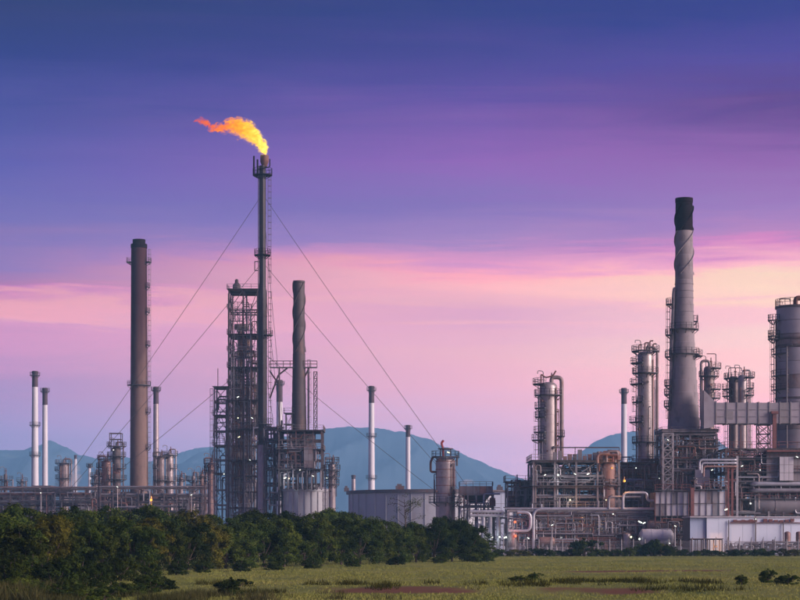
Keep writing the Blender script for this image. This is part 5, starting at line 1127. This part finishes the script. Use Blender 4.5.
while len(pts) < 4200:
    y = rn.uniform(98, 116); x = rn.uniform(-.24, .02)*y
    d_ = mnoise.noise(Vector((x*.3, y*.25, 6)))+.05-max(0, (x+14)*.05)
    if rn.random() > d_*1.3: continue
    pts.append((x, y, field_z(x, y)-.01)); hts.append(rn.uniform(.3, .75)*(1.35 if x < -19 else .75))
blade_field('tall_grass', pts, hts, 2, m_dry, 'tall dry reddish grass at the lower left', 5, .14, .016)
pts, hts = [], []
for k in range(8000):
    x = rn.uniform(-14, 22); y = rn.uniform(116, 140)+mnoise.noise(Vector((x*.1, 0, 0)))*4
    if mnoise.noise(Vector((x*.45, y*.22, 8)))*.9+mnoise.noise(Vector((x*.13, y*.1, 3)))*.8-abs(y-127)*.03 < rn.uniform(-.05, .35): continue
    pts.append((x, y, field_z(x, y)-.01)); hts.append(rn.uniform(.15, .42))
blade_field('bank_weeds', pts, hts, 3, leafs[2], 'dark weeds along the top of the red earth bank', 5, .16, .02)

# ------------------------------------------------------------------ flame at the flare tip
D = 470.5; xf = X(263.5, D); zf = Z(155.5, D)
path = [(263.5,157,3.2),(263,151,6),(261,144,8.5),(257,138,9.5),(251,132,10),(245,130.5,10),(239,127,8.5),(233,126,7.5),(227,129,5.5),(222,131,3.6),(231,122,4.2),(224,121.5,3.6),(217,127,3.4),(211,128,3.0),(205,122,3.4),(200,121,3.2),(195,123.5,2.0),(236,136,4.6),(229,136,2.8),(249,140,7),(255,147,5)]
rn = random.Random(17); mb = MB()
def ico(mb, c, r):
    mb.lathe(c[0], c[1], [(r*math.sin(a)+.001, c[2]-r*math.cos(a)) for a in [math.pi*k/8 for k in range(9)]], 12)
for px_, py_, w_ in path:
    for k in range(3): ico(mb, (X(px_+rn.uniform(-1, 1)*(w_*.18), D), D+rn.uniform(-1, 1)*M(w_*.2, D), Z(py_+rn.uniform(-1, 1)*(w_*.2), D)), (M(w_, D)*.85+.35)*rn.uniform(.9, 1.1))
for (a, b) in zip(path[:16], path[1:17]):
    if math.hypot(a[0]-b[0], a[1]-b[1]) > 12: continue
    ico(mb, (X((a[0]+b[0])/2, D), D, Z((a[1]+b[1])/2, D)), M((a[2]+b[2])/2, D)*.7+.3)
fm = bpy.data.materials.new('fire'); fm.use_nodes = True; t_ = fm.node_tree; t_.nodes.clear()
def fn(tp, **k):
    n = t_.nodes.new(tp)
    for a, v in k.items(): setattr(n, a, v)
    return n
def fmath(op, a, b=None, clamp=False):
    n = fn('ShaderNodeMath', operation=op, use_clamp=clamp)
    for i, v in enumerate((a, b)):
        if v is None: continue
        if isinstance(v, (int, float)): n.inputs[i].default_value = v
        else: t_.links.new(v, n.inputs[i])
    return n.outputs[0]
def fcurve(x, pts, scale):
    n = fn('ShaderNodeValToRGB'); n.color_ramp.interpolation = 'B_SPLINE'; e = n.color_ramp.elements
    while len(e) > 1: e.remove(e[-1])
    e[0].position = pts[0][0]; e[0].color = (*[pts[0][1]/scale]*3, 1)
    for p, v in pts[1:]: q = e.new(p); q.color = (*[v/scale]*3, 1)
    t_.links.new(x, n.inputs[0]); return fmath('MULTIPLY', n.outputs[0], scale)
tc_ = fn('ShaderNodeTexCoord'); spx = fn('ShaderNodeSeparateXYZ'); t_.links.new(tc_.outputs['Object'], spx.inputs[0])
def fnoise(scale, detail, dist, off=0.0, stretch=(.75, 1, 1.15)):
    mp_ = fn('ShaderNodeMapping'); mp_.inputs['Location'].default_value = (off, off, 0); mp_.inputs['Scale'].default_value = stretch; t_.links.new(tc_.outputs['Object'], mp_.inputs[0])
    n = fn('ShaderNodeTexNoise'); n.inputs['Scale'].default_value = scale; n.inputs['Detail'].default_value = detail; n.inputs['Roughness'].default_value = .62; n.inputs['Distortion'].default_value = dist; t_.links.new(mp_.outputs[0], n.inputs['Vector']); return n.outputs[0]
ns1, ns2 = fnoise(.42, 5, 1.0), fnoise(1.1, 4, .8, 7.3)
u = fmath('DIVIDE', fmath('MULTIPLY', spx.outputs[0], -1.0), 18.5)                       # 0 at the tip, 1 at the far end
PXM = D/FPX
heat = fn('ShaderNodeMapRange'); heat.inputs[1].default_value = -15.0; heat.inputs[2].default_value = 0.0; t_.links.new(spx.outputs[0], heat.inputs[0])
axis = fcurve(fmath('MAXIMUM', u, 0.0), [(a/18.5*PXM, b*PXM) for a, b in ((0,6),(4,14),(9,21),(15,25),(22,28),(29,31),(36,30),(42,28),(48,27),(54,29),(59,34),(64,35.5),(70,33))], 12.0)
rad = fcurve(fmath('MAXIMUM', u, 0.0), [(a/18.5*PXM, b*PXM) for a, b in ((0,8.5),(6,10),(14,10.5),(22,10),(28,9),(34,6.5),(42,4.2),(50,3.2),(58,3.6),(64,3.2),(71,.6))], 4.0)
wob = fmath('MULTIPLY', fmath('SUBTRACT', ns1, .5), 3.4)
dz = fmath('DIVIDE', fmath('ADD', fmath('SUBTRACT', spx.outputs[2], axis), wob), rad); dy = fmath('DIVIDE', fmath('ADD', spx.outputs[1], fmath('MULTIPLY', wob, .6)), rad)
dr = fmath('SQRT', fmath('ADD', fmath('MULTIPLY', dz, dz), fmath('MULTIPLY', dy, dy)))
right = fmath('MULTIPLY', fmath('MAXIMUM', fmath('SUBTRACT', spx.outputs[0], .45), 0.0), 1.1)
body = fmath('SUBTRACT', fmath('ADD', fmath('SUBTRACT', 1.0, dr), fmath('MULTIPLY', fmath('SUBTRACT', ns2, .53), fmath('SUBTRACT', 5.6, fmath('MULTIPLY', heat.outputs[0], 2.6)))), right)
dens = fmath('MULTIPLY', body, 2.2, True)
hf = fmath('ADD', fmath('MULTIPLY', heat.outputs[0], .62), fmath('ADD', fmath('MULTIPLY', dens, .14), fmath('MULTIPLY', fmath('SUBTRACT', ns2, .40), 1.1)))
crp = fn('ShaderNodeValToRGB'); e = crp.color_ramp.elements; e[0].position = .15; e[0].color = (1,.085,.004,1); e[1].position = 1.0; e[1].color = (1,.80,.16,1); q = e.new(.5); q.color = (1,.20,.006,1); q = e.new(.76); q.color = (1,.46,.018,1); t_.links.new(hf, crp.inputs[0])
pv = fn('ShaderNodeVolumePrincipled'); pv.inputs['Color'].default_value = (.02,.01,.005,1); t_.links.new(crp.outputs[0], pv.inputs['Emission Color'])
t_.links.new(fmath('MULTIPLY', dens, 2.6), pv.inputs['Density'])
t_.links.new(fmath('MULTIPLY', fmath('MULTIPLY', dens, 2.9), fmath('ADD', fmath('MULTIPLY', heat.outputs[0], .55), .75)), pv.inputs['Emission Strength'])
fo_ = fn('ShaderNodeOutputMaterial'); t_.links.new(pv.outputs[0], fo_.inputs['Volume'])
fme = mesh_of('flame', mb, fm, (xf, D, zf)); fob = bpy.data.objects.new('flame', fme); COL.objects.link(fob); fob.location = (xf, D, zf)
rm = fob.modifiers.new('merge', 'REMESH'); rm.mode = 'VOXEL'; rm.voxel_size = .35
fob['label'] = 'bright orange flame streaming left from the flare tip'; fob['category'] = 'flame'

# steam
def steam(label, px_, D, blobs, dens, seed):
    rn = random.Random(seed); mb = MB(); ox, oz = X(px_, D), 0
    for bx_, by_, w_ in blobs:
        for k in range(2): ico(mb, (X(bx_+rn.uniform(-.2, .2)*w_, D), D+rn.uniform(-.3, .3)*M(w_, D), Z(by_+rn.uniform(-.2, .2)*w_, D)), M(w_, D)*.5)
    m = bpy.data.materials.new('steam'); m.use_nodes = True; t2 = m.node_tree; t2.nodes.clear(); tcs = t2.nodes.new('ShaderNodeTexCoord'); nz = t2.nodes.new('ShaderNodeTexNoise'); nz.inputs['Scale'].default_value = .22; nz.inputs['Detail'].default_value = 4
    t2.links.new(tcs.outputs['Object'], nz.inputs['Vector']); mr = t2.nodes.new('ShaderNodeMapRange'); mr.inputs[1].default_value = .40; mr.inputs[2].default_value = .68; mr.inputs[4].default_value = dens; t2.links.new(nz.outputs[0], mr.inputs[0])
    v = t2.nodes.new('ShaderNodeVolumePrincipled'); v.inputs['Color'].default_value = (.95,.95,.97,1); t2.links.new(mr.outputs[0], v.inputs['Density']); oo = t2.nodes.new('ShaderNodeOutputMaterial'); t2.links.new(v.outputs[0], oo.inputs['Volume'])
    o = bpy.data.objects.new('steam_plume', mesh_of('steam_plume', mb, m, (ox, D, oz))); COL.objects.link(o); o.location = (ox, D, oz); o['label'] = label; o['category'] = 'steam'
    q = o.modifiers.new('merge', 'REMESH'); q.mode = 'VOXEL'; q.voxel_size = .5
steam('thin white steam drifting up beside the hazy left column', 72, 600, [(66,502,10),(70,496,12),(72,488,13),(75,480,12),(77,470,10),(78,461,7)], .45, 1)
steam('small white steam puff above the air cooler', 468, 450, [(462,484,5),(466,482,6),(470,481,5),(474,483,4)], .6, 2)
